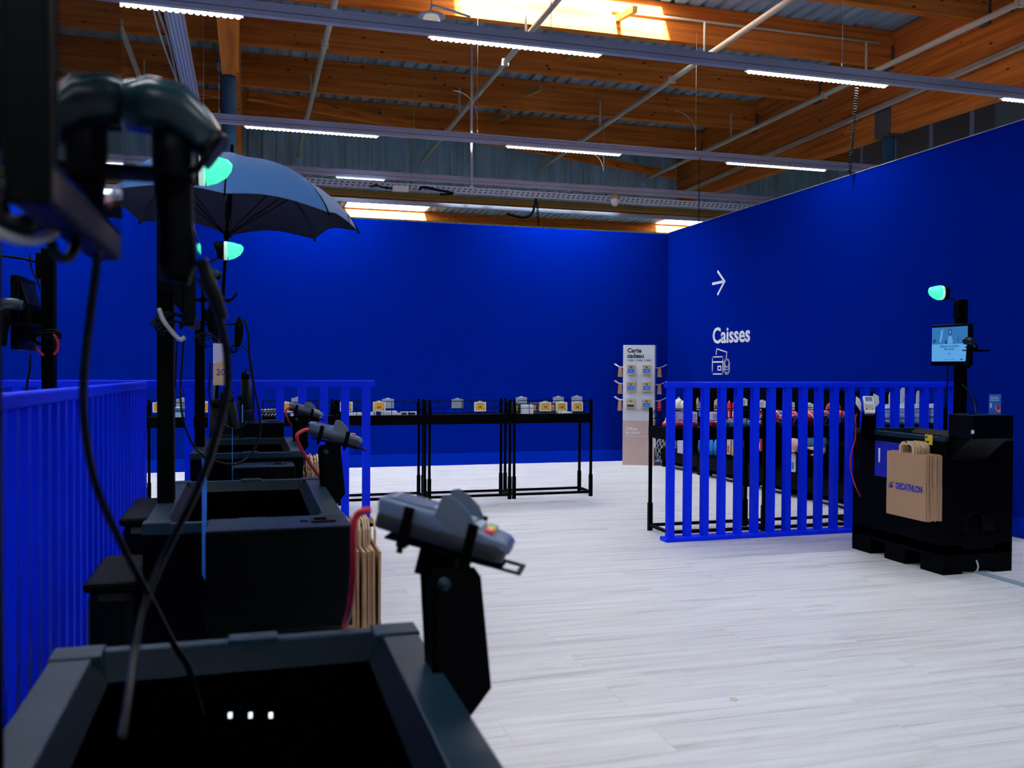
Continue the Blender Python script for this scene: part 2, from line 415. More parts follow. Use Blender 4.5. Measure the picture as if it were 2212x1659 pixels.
def dotted(name, a, b_, scale):
    m = mat(name, a, 0.35); nt, b = nodes(m); N = nt.nodes.new; L = nt.links.new
    tc = N('ShaderNodeTexCoord'); v = N('ShaderNodeTexVoronoi'); v.inputs['Scale'].default_value = scale; L(tc.outputs['Object'], v.inputs['Vector'])
    lt = N('ShaderNodeMath'); lt.operation = 'LESS_THAN'; lt.inputs[1].default_value = 0.36; L(v.outputs['Distance'], lt.inputs[0])
    mx = N('ShaderNodeMix'); mx.data_type = 'RGBA'; L(lt.outputs[0], mx.inputs[0]); mx.inputs[6].default_value = (*a, 1); mx.inputs[7].default_value = (*b_, 1)
    L(mx.outputs[2], b.inputs['Base Color']); return m
M['ball'] = marbled('ball_panels', (0.62, 0.02, 0.05), (0.01, 0.04, 0.25), (0.7, 0.72, 0.8), 9)
M['pink_dots'] = dotted('pink_dots', (0.80, 0.04, 0.12), (0.9, 0.42, 0.03), 38)
M['turq_dots'] = dotted('turquoise_dots', (0.45, 0.75, 0.78), (0.0, 0.28, 0.38), 38)

# ------------------------------------------------------------------ room shell
XW = 6.17       # right partition
YW = 12.74      # rear partition
ZW = 3.47
o = struct(MB().box(-9, 26, -7, 46, -0.1, 0).build('floor', M['floor']))
struct(MB().box(-9, XW+0.10, YW, YW+0.1, 0, ZW-0.02).build('wall_back', M['blue_wall']))
struct(MB().box(XW, XW+0.1, -4, YW, 0, ZW).build('wall_right', M['blue_wall']))
struct(MB().box(-9, XW, YW-0.014, YW, 0.0, 0.17).build('baseboard_back', M['blue_base'], bevel=0.003))
struct(MB().box(XW-0.014, XW, -4, YW-0.014, 0.0, 0.17).build('baseboard_right', M['blue_base'], bevel=0.003))
struct(MB().box(-9.1, -9, -7, 46, 0, 7).build('wall_left', M['blue_wall']))
struct(MB().box(-9, 26, -7.1, -7, 0, 7).build('wall_front', M['card_white']))

struct(MB().box(XW-0.006, XW+0.106, -4, YW+0.1, ZW, ZW+0.006).build('trim_1', M['rail']))
ZP = H0 + 5.0         # underside of purlins
ZD = H0 + 5.58        # roof deck
pur = [PZ(1000, y, ZP).y for y in (36, 139, 224, 295)]
dp = pur[1]-pur[0]
P0 = pur[0]-dp*1.03
purl_y = [P0-dp*k for k in range(4, 0, -1)] + [P0] + pur
YC = 20.75            # hanging corrugated end wall
XB = 10.3             # right main beam
XB2 = -0.24           # left main beam
far_y = [YC+1.5+3.28*k for k in range(7)]

# corrugated deck with roof-light openings
def deck_profile(x0, x1):
    p = []; x = x0; per = 0.25
    while x < x1:
        p += [(x, 0.0), (x+0.15, 0.0), (x+0.17, 0.055), (x+0.23, 0.055)]; x += per
    return p
def deck(mb, x0, x1, y0, y1):
    pr = deck_profile(x0, x1); vs = []; fs = []
    for x, z in pr: vs += [(x, y0, ZD+z), (x, y1, ZD+z)]
    for i in range(len(pr)-1): fs.append((2*i, 2*i+1, 2*i+3, 2*i+2))
    mb._add(vs, fs)
d = MB()
holes = [(2.75, 6.0, pur[0]-1.25, pur[0]-0.12), (3.2, 6.0, 29.6, 32.0), (14.9, 18.2, 29.6, 32.0)]
deck(d, -9, 26, -7, holes[0][2]); deck(d, -9, 2.75, holes[0][2], holes[0][3]); deck(d, 6.0, 26, holes[0][2], holes[0][3])
deck(d, -9, 26, holes[0][3], 29.6)
deck(d, -9, 3.2, 29.6, 32.0); deck(d, 6.0, 14.9, 29.6, 32.0); deck(d, 18.2, 26, 29.6, 32.0); deck(d, -9, 26, 32.0, 46)
struct(d.build('ceiling', M['deck'], fix=False))
lab = ['large roof light directly above the hall, nearest the camera', 'far roof light above the rear hall, left of the two', 'far roof light above the rear hall by the partition corner']
for (x0, x1, y0, y1), lb in zip(holes, lab):
    t = thing('roof_light', 'bright daylight '+lb, 'skylight', ((x0+x1)/2, (y0+y1)/2, ZD))
    w, h = (x1-x0)/2, (y1-y0)/2
    MB().box(-w, w, -h-0.03, -h, -0.02, 0.16).box(-w, w, h, h+0.03, -0.02, 0.16).box(-w-0.03, -w, -h-0.03, h+0.03, -0.02, 0.16).box(w, w+0.03, -h-0.03, h+0.03, -0.02, 0.16).build('curb', M['card_white'], t)
    MB().quad((-w,-h,0.14),(w,-h,0.14),(w,h,0.14),(-w,h,0.14)).build('diffuser', M['sky'], t)

# purlins
wx = M['wood_x']
G_P = 'timber roof joists running across the hall'
def purlin(y, lb, x0=-9, x1=XB-0.12, z0=ZP, z1=ZD-0.01, grp=G_P):
    a = MB().box(x0, x1, y, y+0.14, z0, z1).build('roof_joist', wx)
    return tag(a, lb, 'beam', grp)
ords = ['one', 'two', 'three', 'nearest the camera', 'at the top right of the view', 'sunlit under the roof light', 'one past the sunlit joist', 'two past the sunlit joist', 'farthest before the grey cladding']
for y, lb in list(zip(purl_y, ords))[3:]:
    purlin(y, 'orange glulam roof joist across the hall, '+lb)
    tag(MB().box(XB+0.12, 26, y, y+0.14, ZP, ZD-0.01).build('roof_joist', wx), 'orange glulam joist right of the main beam, '+lb, 'beam', 'timber joists right of the main beam')
for k, y in enumerate(far_y):
    a = MB().box(-9, 26, y, y+0.14, ZD-0.33, ZD-0.01).build('roof_joist', wx)
    tag(a, 'orange roof joist of the rear hall, number %s from the cladding' % ['one','two','three','four','five','six','seven','eight'][k], 'beam', 'timber joists of the rear hall')
# joist hangers + steel plates at right beam
for y in purl_y[4:]:
    a = MB().box(XB-0.16, XB-0.12, y-0.02, y+0.16, ZP-0.05, ZP+0.33).build('joist_hanger', M['plate'])
    tag(a, 'dark steel hanger on the right main beam, joist '+ords[purl_y.index(y)], 'bracket', 'joist hangers on the right main beam')
# main beams
b1 = MB(); zt = ZD-0.02
a0 = PX(2212, 196, XB); a1 = PX(1496, 432, XB)
sl = (a1.z-a0.z)/(a1.y-a0.y)
for sgn in (0,):
    y0, y1 = -2.0, YC-0.15
    z0, z1 = a1.z+sl*(y0-a1.y), a1.z+sl*(y1-a1.y)
    b1._add([(XB-0.12,y0,z0),(XB+0.12,y0,z0),(XB+0.12,y1,z1),(XB-0.12,y1,z1),(XB-0.12,y0,zt),(XB+0.12,y0,zt),(XB+0.12,y1,zt),(XB-0.12,y1,zt)],
            [(0,3,2,1),(4,5,6,7),(0,1,5,4),(1,2,6,5),(2,3,7,6),(3,0,4,7)])
tag(b1.build('main_beam', M['wood_y']), 'deep glulam main beam sloping down to the corner, above the right partition', 'beam')
ZB2 = H0+3.97
tag(MB().box(XB2-0.11, XB2+0.12, -2, YC-0.15, ZB2, ZD-0.02).build('main_beam', M['wood_y']), 'glulam main beam seen from below beside the blue-grey column', 'beam')
tag(MB().bar((XB-0.16, 5, H0+4.52), (XB-0.16, YC-0.4, H0+4.30), 0.05, 0.05).bar((XB-0.2, 5, H0+4.46), (XB-0.2, YC-0.4, H0+4.24), 0.03, 0.03).build('conduit', M['pipe']), 'pair of pale conduits running along the deep right main beam', 'conduit')
# columns
def column(loc, top, lb):
    t = thing('steel_column', lb, 'column', loc)
    MB().tube([(0,0,0), (0,0,top-0.02)], 0.10, 20).build('shaft', M['column'], t)
    MB().box(-0.16, 0.16, -0.16, 0.16, top-0.03, top).build('cap_plate', M['plate'], t)
    MB().box(-0.13, -0.118, -0.2, 0.2, top, top+0.45).build('side_plate', M['plate'], t)
    MB().box(-0.2, 0.2, -0.2, 0.2, 0, 0.02).build('base_plate', M['plate'], t)
YC2 = PY(497, 142, 13.2).y
column((XB2-0.02, 13.1, 0), PY(497, 142, 13.1).z, 'blue-grey round steel column rising behind the open umbrella')
pc = PX(1920, 293, XB)
column((XB, pc.y, 0), pc.z, 'dark steel column behind the right partition under the main beam')
# gusset plate near the left main beam
tag(MB().box(XB2+0.125, XB2+0.42, purl_y[5]-0.012, purl_y[5]-0.004, ZP+0.02, ZP+0.5).build('gusset_plate', M['plate']), 'grey steel gusset plate where a joist meets the left main beam', 'bracket')
# diagonal braces
p0 = PZ(535, 205, ZP-0.08); p1 = PY(1490, 385, YC-0.35)
p1 = p0.lerp(p1, 0.955)
tag(MB().bar(p0, p1, 0.14, 0.16).build('timber_brace', M['wood_x']), 'long sloping timber brace crossing in front of the grey cladding', 'beam')
p0 = PZ(262, 172, ZP-0.05); p1 = PZ(478, 205, ZP-0.3)
tag(MB().bar(p0, p1, 0.1, 0.1).build('timber_brace', M['wood_x']), 'short timber brace left of the blue-grey column', 'beam')
p0 = PY(250, 212, 17.5); p1 = PY(478, 208, 17.5)
tag(MB().bar(p0, p1, 0.06, 0.06).build('timber_brace', M['wood_x']), 'thin horizontal timber strut left of the blue-grey column', 'beam')
G_B = 'small ochre struts between the roof joists'
for (x0, y0, x1, y1, q) in ((1255,108,1298,78,'below the near roof light'), (1168,190,1192,166,'between the second and third joists'), (828,243,840,215,'left of the white hanging pole'), (1097,250,1112,240,'beside the white hanging pole'), (1372,20,1398,2,'at the edge of the near roof light')):
    a = PZ(x0, y0, ZP+0.12); b = PZ(x1, y1, ZP+0.42)
    b = Vector((a.x+0.05, a.y+1.9, ZP+0.45))
    tag(MB().bar(a, b, 0.07, 0.09).build('roof_strut', M['gold']), 'short ochre timber strut under the deck, '+q, 'beam', G_B)

# hanging corrugated end wall
def corr_wall(x0, x1, y, z0, z1, name):
    mb = MB(); vs = []; fs = []; pr = []; x = x0; per = 0.3
    while x < x1: pr += [(x, 0.0), (x+0.13, 0.0), (x+0.16, 0.05), (x+0.27, 0.05)]; x += per
    for xx, dy in pr: vs += [(xx, y+dy, z0), (xx, y+dy, z1)]
    for i in range(len(pr)-1): fs.append((2*i, 2*i+2, 2*i+3, 2*i+1))
    mb._add(vs, fs)
    return mb.build(name, M['cladding'], fix=False)
zc0 = PY(1050, 428, YC).z
struct(corr_wall(-9, 26, YC, zc0, ZD, 'wall_rear'))
tag(MB().box(-9, 26, YC-0.06, YC+0.02, zc0-0.12, zc0).build('edge_beam', M['gold']), 'thin ochre edge beam along the foot of the grey cladding', 'beam')

# white sprinkler pipes along the hall with drop rods
G_S = 'cream sprinkler pipes hung under the joists'
zs = 6.0
k = 0
for (x, y, x0, q) in ((645,335,-5,'left of centre, ending above the umbrella'), (910,350,-5,'in the middle of the ceiling'), (1160,370,-5,'right of the middle, ending above the rear partition'), (1390,390,-5,'farthest right, ending near the corner'), (325,230,-5,'at the far left beside the perforated tray')):
    e = PZ(x, y, zs)
    t = thing('sprinkler_pipe', 'cream painted sprinkler pipe '+q, 'pipe', (e.x, 0, zs), group=G_S)
    MB().tube([(0, -2, 0), (0, e.y, 0)], 0.042, 12).build('pipe', M['pipe'], t)
    for y_ in purl_y[3::2]:
        if y_ < e.y-0.2:
            MB().tube([(0, y_-0.5, 0), (0, y_-0.5, 0.52)], 0.018, 6).build('riser', M['pipe'], t)
            MB().box(-0.052, 0.052, y_+0.55, y_+0.6, -0.052, 0.052).build('coupling', M['pipe'], t)
# thin pipe on joist P1
tag(MB().tube([(5.2, pur[0]-0.04, ZP+0.33), (9.9, pur[0]-0.04, ZP+0.33)], 0.02, 8).build('thin_pipe', M['pipe']), 'thin cream pipe clipped along the joist beside the near roof light', 'pipe')

# LED rails
zr = 4.45
def led_rail(Y, x0, x1, starts, L_, lb, grp='LED light rails hung across the hall'):
    zr = 4.45 if Y < 12 else 4.535 if Y < 14 else 4.45
    if Y > 12: x1 = 11.3; starts = [q for q in starts if q < 9.4]
    t = thing('light_rail', lb, 'light', (0, Y, zr), group=grp)
    MB().box(x0, x1, -0.035, 0.035, -0.01, 0.098).box(x0, x1, -0.045, 0.045, 0.09, 0.104).build('rail_body', M['rail'], t)
    MB().box(x0, x1, -0.037, -0.034, 0.030, 0.036).build('groove', M['rail_dark'], t)
    for s0 in starts:
        MB().box(s0-0.02, s0+L_+0.02, -0.034, 0.034, -0.030, -0.0101).build('lamp_module', M['white'], t)
        l = MB(); n = 30
        for i in range(n):
            c = s0+L_*(i+0.5)/n
            l.sphere((c, 0, -0.036), L_/n*0.52, 8, 4, (1, 1.25, 0.55))
        l.build('lens_strip', M['led'], t)
        al = bpy.data.lights.new('lamp_light', 'AREA'); al.shape = 'RECTANGLE'; al.size = L_; al.size_y = 0.05
        al.energy = WATT*L_/1.66*(2.15 if 12 < Y < 13 else 1.15 if 8 < Y < 9 else 0.9); al.color = (0.89, 0.96, 1.0); al.spread = math.radians(132 if 12 < Y < 13 else 152)
        ao = bpy.data.objects.new('lamp_light', al); link(ao, t); ao.location = (s0+L_/2, 0, -0.058)
    return t
lampL = 1.66
led_rail(8.27, -7, 14, [-5.0, -1.72, 1.60, 4.87, 8.07, 11.3], lampL, 'nearest long grey LED rail crossing the upper view')
led_rail(12.34, -7, 14, [-6.99, -3.51, -0.04, 3.48, 6.93, 10.4], 1.71, 'middle long grey LED rail just in front of the rear partition')
led_rail(14.75, -7, 14, [-1.5, 1.35], 0.75, 'farthest LED rail, above the perforated tray behind the rear partition')
led_rail(4.5, -7, 14, [-5.2, -1.9, 1.5, 4.8, 8.1], lampL, 'unseen LED rail repeated overhead in front of the camera')  # this and the next two: unseen rails repeated to light the near hall
led_rail(0.8, -7, 14, [-5.2, -1.9, 1.5, 4.8, 8.1], lampL, 'unseen LED rail repeated over the checkouts')
led_rail(-3.0, -7, 14, [-5.2, -1.9, 1.5, 4.8, 8.1], lampL, 'unseen LED rail repeated behind the camera')

# suspension wires
G_W = 'thin steel suspension wires of the light rails'
def wire(x, Y, z0, lb, z1=ZP, slack=False):
    t = thing('suspension_wire', lb, 'wire', (x, Y, z0), group=G_W)
    MB().tube([(0,0,0.0), (0,0,z1-z0)], 0.004, 5).build('cord', M['wire'], t)
    MB().tube([(0,0,0), (0,0,0.06)], 0.011, 6).build('gripper', M['wire'], t)
    if slack: MB().tube([(0,0,0.2), (-0.05,0,0.42), (-0.2,0,0.55), (-0.35,0,0.58)], 0.004, 5, smooth=5).build('loose_end', M['wire'], t)
for px, q in ((455,'above the left lamp'), (1190,'above the central lamp'), (1820,'above the right lamp')):
    wire(PY(px, 100, 8.27).x, 8.27, zr+0.10, 'steel wire holding the nearest LED rail, '+q)
for px, q, sl_ in ((473,'left of the steel column',False), (1031,'beside the white hanging pole',True), (1503,'above the coiled cable',True), (440,'beside the perforated tray',False)):
    wire(PY(px, 300, 12.34).x, 12.34, 4.635, 'steel wire holding the middle LED rail, '+q, slack=sl_)
for px, q, sl_ in ((894,'left of the white hanging pole',True), (1304,'right of the white hanging pole',True)):
    wire(PY(px, 400, 14.75).x, 14.75, zr+0.10, 'steel wire holding the farthest LED rail, '+q, slack=sl_)
wp = PY(1018, 408, 14.6)
t = thing('hanging_pole', 'thin white vertical conduit pole dropping to the perforated tray', 'pole', (wp.x, 14.6, wp.z))
MB().tube([(0,0,0), (0,0,ZD-wp.z)], 0.022, 8).build('tube', M['white'], t)
MB().box(-0.04, 0.04, -0.04, 0.04, -0.02, 0.04).build('clamp', M['galv'], t)

# cable trays
def tray(p0, p1, w, h, lb, holes=True, rows=3, pitch=0.06, grp=None):
    p0, p1 = Vector(p0), Vector(p1); d = p1-p0; L_ = d.length
    t = thing('cable_tray', lb, 'cable tray', p0, math.atan2(d.y, d.x), group=grp)
    MB().box(0, L_, -w/2, w/2, 0, 0.003).box(0, L_, -w/2, -w/2+0.003, 0, h).box(0, L_, w/2-0.003, w/2, 0, h).build('channel', M['galv'], t)
    if holes:
        s_ = MB(); n = int(L_/pitch)
        for r in range(rows):
            yy = -w/2 + w*(r+0.5)/rows
            for i in range(n): s_.box(i*pitch, i*pitch+pitch*0.5, yy-0.006, yy+0.006, -0.001, 0.0)
        for i in range(n):
            s_.box(i*pitch, i*pitch+pitch*0.55, -w/2-0.001, -w/2, h*0.25, h*0.42).box(i*pitch+0.02, i*pitch+0.02+pitch*0.55, -w/2-0.001, -w/2, h*0.6, h*0.77)
        q = s_.build('slots', M['rail_dark'], t); q['kind'] = 'stuff'
    return t
zt1 = PY(1000, 412, 14.6).z-0.06
tray((-7, 14.6, zt1), (11.3, 14.6, zt1), 0.12, 0.11, 'perforated galvanised tray crossing above the rear partition', rows=2, pitch=0.09)
zt2 = PY(1000, 450, 15.6).z
tray((-7, 15.6, zt2), (11.3, 15.6, zt2), 0.05, 0.07, 'plain lower galvanised channel crossing behind the rear partition', holes=False)
q0 = PZ(352, 0, 4.75)
tray((-0.66, 6.0, 4.62), (-0.66, 14.5, 4.62), 0.17, 0.06, 'perforated galvanised tray running towards the camera at upper left', rows=5, pitch=0.05)
tag(MB().tube([(-0.78, 6, 4.66), (-0.80, 8, 4.58), (-0.77, 10, 4.66), (-0.79, 12, 4.58), (-0.78, 14.4, 4.66)], 0.012, 6, smooth=6).tube([(-0.775, 6, 4.63), (-0.81, 9, 4.55), (-0.77, 11.5, 4.62), (-0.78, 14.4, 4.62)], 0.01, 6, smooth=6).build('cable', M['grey_cable']), 'pale cables sagging beside the perforated tray at upper left', 'cable')

# coiled cables
def coil(top, bot, Y, r, turns, lb):
    a = PY(*top, Y); b = PY(*bot, Y); mb = MB(); n = turns*10
    pts = [a.lerp(b, i/n)+Vector((r*math.cos(2*PI*i/10), r*math.sin(2*PI*i/10), 0)) for i in range(n+1)]
    mb.tube(pts, r*0.33, 6)
    tag(mb.build('coiled_cable', M['cable']), lb, 'cable', 'coiled cables hanging from the rails')
coil((1850,188), (1834,378), 8.3, 0.018, 34, 'black coiled cable hanging from the nearest LED rail at right')
coil((1511,340), (1509,489), 11.9, 0.012, 34, 'thin coiled cable hanging near the partition corner')
coil((1160,435), (1163,487), 14.6, 0.02, 12, 'short coiled cable hanging under the perforated tray')
tag(MB().tube([PY(1158,428,14.58), PY(1150,460,14.5), PY(1130,470,14.5), PY(1095,462,14.5)], 0.02, 7, smooth=8).build('cable', M['cable']), 'dark cable looping from the perforated tray to the lower channel', 'cable')
tag(MB().tube([PY(800,404,14.53), PY(812,400,14.53), PY(830,405,14.53), PY(858,408,14.53)], 0.014, 6, smooth=6).tube([PY(905,410,14.53), PY(915,404,14.53), PY(945,410,14.53), PY(980,418,14.53), PY(950,420,14.53)], 0.02, 6, smooth=6).build('cable', M['cable']), 'black cables looped on the perforated tray left of the white pole', 'cable')
jb = PY(865, 408, 14.50)
tag(MB().box(-0.13, 0.13, -0.03, 0.03, -0.05, 0.05).build('junction_box', M['white'], bevel=0.008, loc=jb), 'small white junction box on the perforated tray', 'electrical box')
t = thing('sensor', 'round white sensor with a copper ring on the perforated tray', 'sensor', PY(1328, 437, 14.50))
MB().sphere((0,0,0), 0.075, 16, 10, (1,0.5,1)).build('dome', M['white'], t)
MB().tube([(0.08*math.cos(a*PI/8), -0.02, 0.07+0.05*math.sin(a*PI/8)) for a in range(9)], 0.012, 6).build('ring', M['orange'], t)

# globe lamp
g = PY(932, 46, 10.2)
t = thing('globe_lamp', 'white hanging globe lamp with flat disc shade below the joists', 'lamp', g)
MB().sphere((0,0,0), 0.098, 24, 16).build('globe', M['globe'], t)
MB().lathe([(0.03,0.115),(0.155,0.058),(0.158,0.050),(0.09,0.052)], n=32).build('disc_shade', M['galv'], t)
MB().tube([(0,0,0.1),(0,0,0.16),(0.06,0,0.175),(0.45,0,0.10)], 0.014, 8, smooth=4).build('arm', M['white'], t)
MB().tube([(0,0,0.15),(0,0,ZP-g.z+0.3)], 0.006, 6).build('suspension', M['wire'], t)

# duct behind the right partition
t = thing('air_duct', 'silver rectangular air duct behind the right partition under the main beam', 'duct', (0,0,0))
a = PX(1840, 300, 11.6); b = PX(2160, 250, 11.6)
MB().box(11.5, 12.6, b.y, a.y, 3.6, a.z).build('casing', M['duct'], t)
for k in range(4):
    yy = b.y+(a.y-b.y)*(k+0.5)/4
    MB().box(11.47, 12.63, yy-0.03, yy+0.03, 3.58, a.z+0.03).build('flange', M['galv'], t)
a = PX(2105, 235, 11.9); b = PX(2212, 235, 11.9)
MB().box(11.48, 11.5, a.y+0.9, a.y+2.2, 3.7, 5.25).build('grille', M['void'], t)

# ------------------------------------------------------------------ wall graphics
XG = XW-0.002
def wall_stroke(mb, pts, w):
    """pts pixel coordinates on the right partition; w in metres"""
    P = [PX(x, y, XG) for x, y in pts]
    for a, b in zip(P, P[1:]):
        d = (b-a).normalized(); mb.bar(a-d*w*0.5, b+d*w*0.5, 0.003, w, up=Vector((1,0,0)).cross(d))
mb = MB()
wall_stroke(mb, [(1540,613),(1564,608)], 0.036)
wall_stroke(mb, [(1551,587),(1565,608),(1551,635)], 0.034)
tag(mb.build('arrow_sign', M['sign_white']), 'white arrow pointing right on the blue right partition', 'sign')
o = text('Caisses', 0.30, M['sign_white'], None, (XG, 11.34, 1.752), (0,-1,0), (0,0,1), name='lettering_sign', bold=0.022, thick=0.003)
wid = max(v.co.y for v in o.data.vertices)-min(v.co.y for v in o.data.vertices)
for v in o.data.vertices: v.co.y = 11.34+(v.co.y-11.34)*(0.975/wid)
tag(o, 'white word Caisses on the blue right partition', 'sign')
mb = MB(); zc = 1.316
def WS(u, v): return (XG, 11.345-u, v)
def seg(mb, pts, w):
    P = [Vector(WS(u, v)) for u, v in pts]
    for a, b in zip(P, P[1:]):
        if (b-a).length < 1e-5: continue
        d = (b-a).normalized(); mb.bar(a-d*w*0.4, b+d*w*0.4, 0.003, w, up=Vector((1,0,0)).cross(d))
def rr(x0, y0, x1, y1, r, n=5):
    out = []
    for cx_, cy_, a0 in ((x1-r, y1-r, 0), (x0+r, y1-r, 90), (x0+r, y0+r, 180), (x1-r, y0+r, 270)):
        for k in range(n+1):
            a = math.radians(a0+90*k/n); out.append((cx_+r*math.cos(a), cy_+r*math.sin(a)))
    return out+[out[0]]
seg(mb, rr(0.01, zc+0.01, 0.30, zc+0.245, 0.025), 0.017)
seg(mb, [(0.01, zc+0.175), (0.30, zc+0.175)], 0.02)
seg(mb, [(0.165, zc+0.065), (0.245, zc+0.065), (0.245, zc+0.115), (0.165, zc+0.115), (0.165, zc+0.065)], 0.02)
seg(mb, rr(0.335, zc+0.01, 0.475, zc+0.215, 0.065), 0.017)
seg(mb, [(0.405+0.055*math.cos(a*PI/8), zc+0.155+0.05*math.sin(a*PI/8)) for a in range(17)], 0.014)
for dz in (0.045, 0.09):
    seg(mb, [(0.405+0.06*math.cos(PI+a*PI/8), zc+0.11-dz*0.9+0.04+0.04*math.sin(PI+a*PI/8)) for a in range(9)], 0.016)
seg(mb, [(0.11, zc+0.28), (0.13, zc+0.355), (0.405, zc+0.305), (0.39, zc+0.235)], 0.017)
tag(mb.build('till_icon', M['sign_white']), 'white wallet and coins pictogram under the word Caisses', 'sign')

# ------------------------------------------------------------------ fences
def fence(name_lb, p0, L_, n, rz, zt, parts_rx=0, first=0.03, y_tilt=0, grp=None):
    """runs along local +x; slat spacing from n"""
    t = thing('slatted_barrier', name_lb, 'barrier', p0, rz, group=grp)
    t.rotation_euler = (0, -y_tilt, rz)
    MB().box(-0.02, L_+0.02, -0.035, 0.035, zt-0.048, zt).build('top_rail', M['blue_metal'], t, bevel=0.008)
    MB().box(-0.03, L_+0.03, -0.06, 0.06, 0.0, 0.032).build('bottom_rail', M['blue_metal'], t, bevel=0.004)
    sp = 0.153; me = None
    s_ = MB().box(-0.027, 0.027, -0.03, 0.03, 0.032, zt-0.048)
    s_.box(-0.0285, -0.0268, -0.018, -0.010, 0.034, zt-0.05).box(-0.0285, -0.0268, 0.010, 0.018, 0.034, zt-0.05)
    o = s_.build('slat', M['blue_metal'], t, bevel=0.003, loc=(first, 0, 0))
    for k in range(1, n):
        c = o.copy(); COL.objects.link(c); c.parent = t; c.location = (first+k*sp, 0, 0)
    return t
fence('blue slatted metal barrier on the right, beside the numbered checkout', (3.240, 6.69, 0), 2.87, 19, 0, 1.287)
xe = PY(803, 820, 6.69).x
fence('blue slatted metal barrier behind the row of checkouts on the left', (xe, 6.69, 0), 3.6, 24, PI, 1.297, first=0.04)
xs = -0.70
ty = math.atan2(0.022, 4.0)
t = fence('blue slatted metal barrier running along the left of the checkouts', (xs, 6.60, 0), 6.4, 42, -PI/2, 1.289, first=0.03)
t.rotation_euler = (0, -0.0055, -PI/2)

# ------------------------------------------------------------------ checkout kiosks
def status_lamp(t, x, y, z, s, red=False):
    """lamp head pointing to local +x"""
    p = MB().loft([(x-0.045,y,z-0.002),(x-0.04,y,z),(x,y,z)], [(0.035,0.045),(0.042,0.052),(0.044,0.054)], 20, up=(0,0,1), power=0.8).build('status_light', M['black_plastic'], t, flip=s)
    MB().loft([(x,y,z),(x+0.018,y,z)], [(0.043,0.053),(0.044,0.054)], 20, up=(0,0,1), power=0.8).build('collar', M['red_lens'] if red else M['white_lens'], p, flip=s)
    MB().loft([(x+0.018,y,z),(x+0.05,y,z+0.004),(x+0.075,y,z+0.012),(x+0.09,y,z+0.021),(x+0.100,y,z+0.030)], [(0.044,0.054),(0.041,0.047),(0.034,0.037),(0.025,0.025),(0.010,0.012)], 20, up=(0,0,1), power=0.85).build('lens', M['red_lens'] if red else M['green_lens'], p, flip=s)
    MB().tube([(-0.235,y,z-0.075),(-0.17,y,z-0.05),(x-0.03,y,z-0.03)], 0.006, 6, smooth=3).build('stalk', M['black_plastic'], p, flip=s)

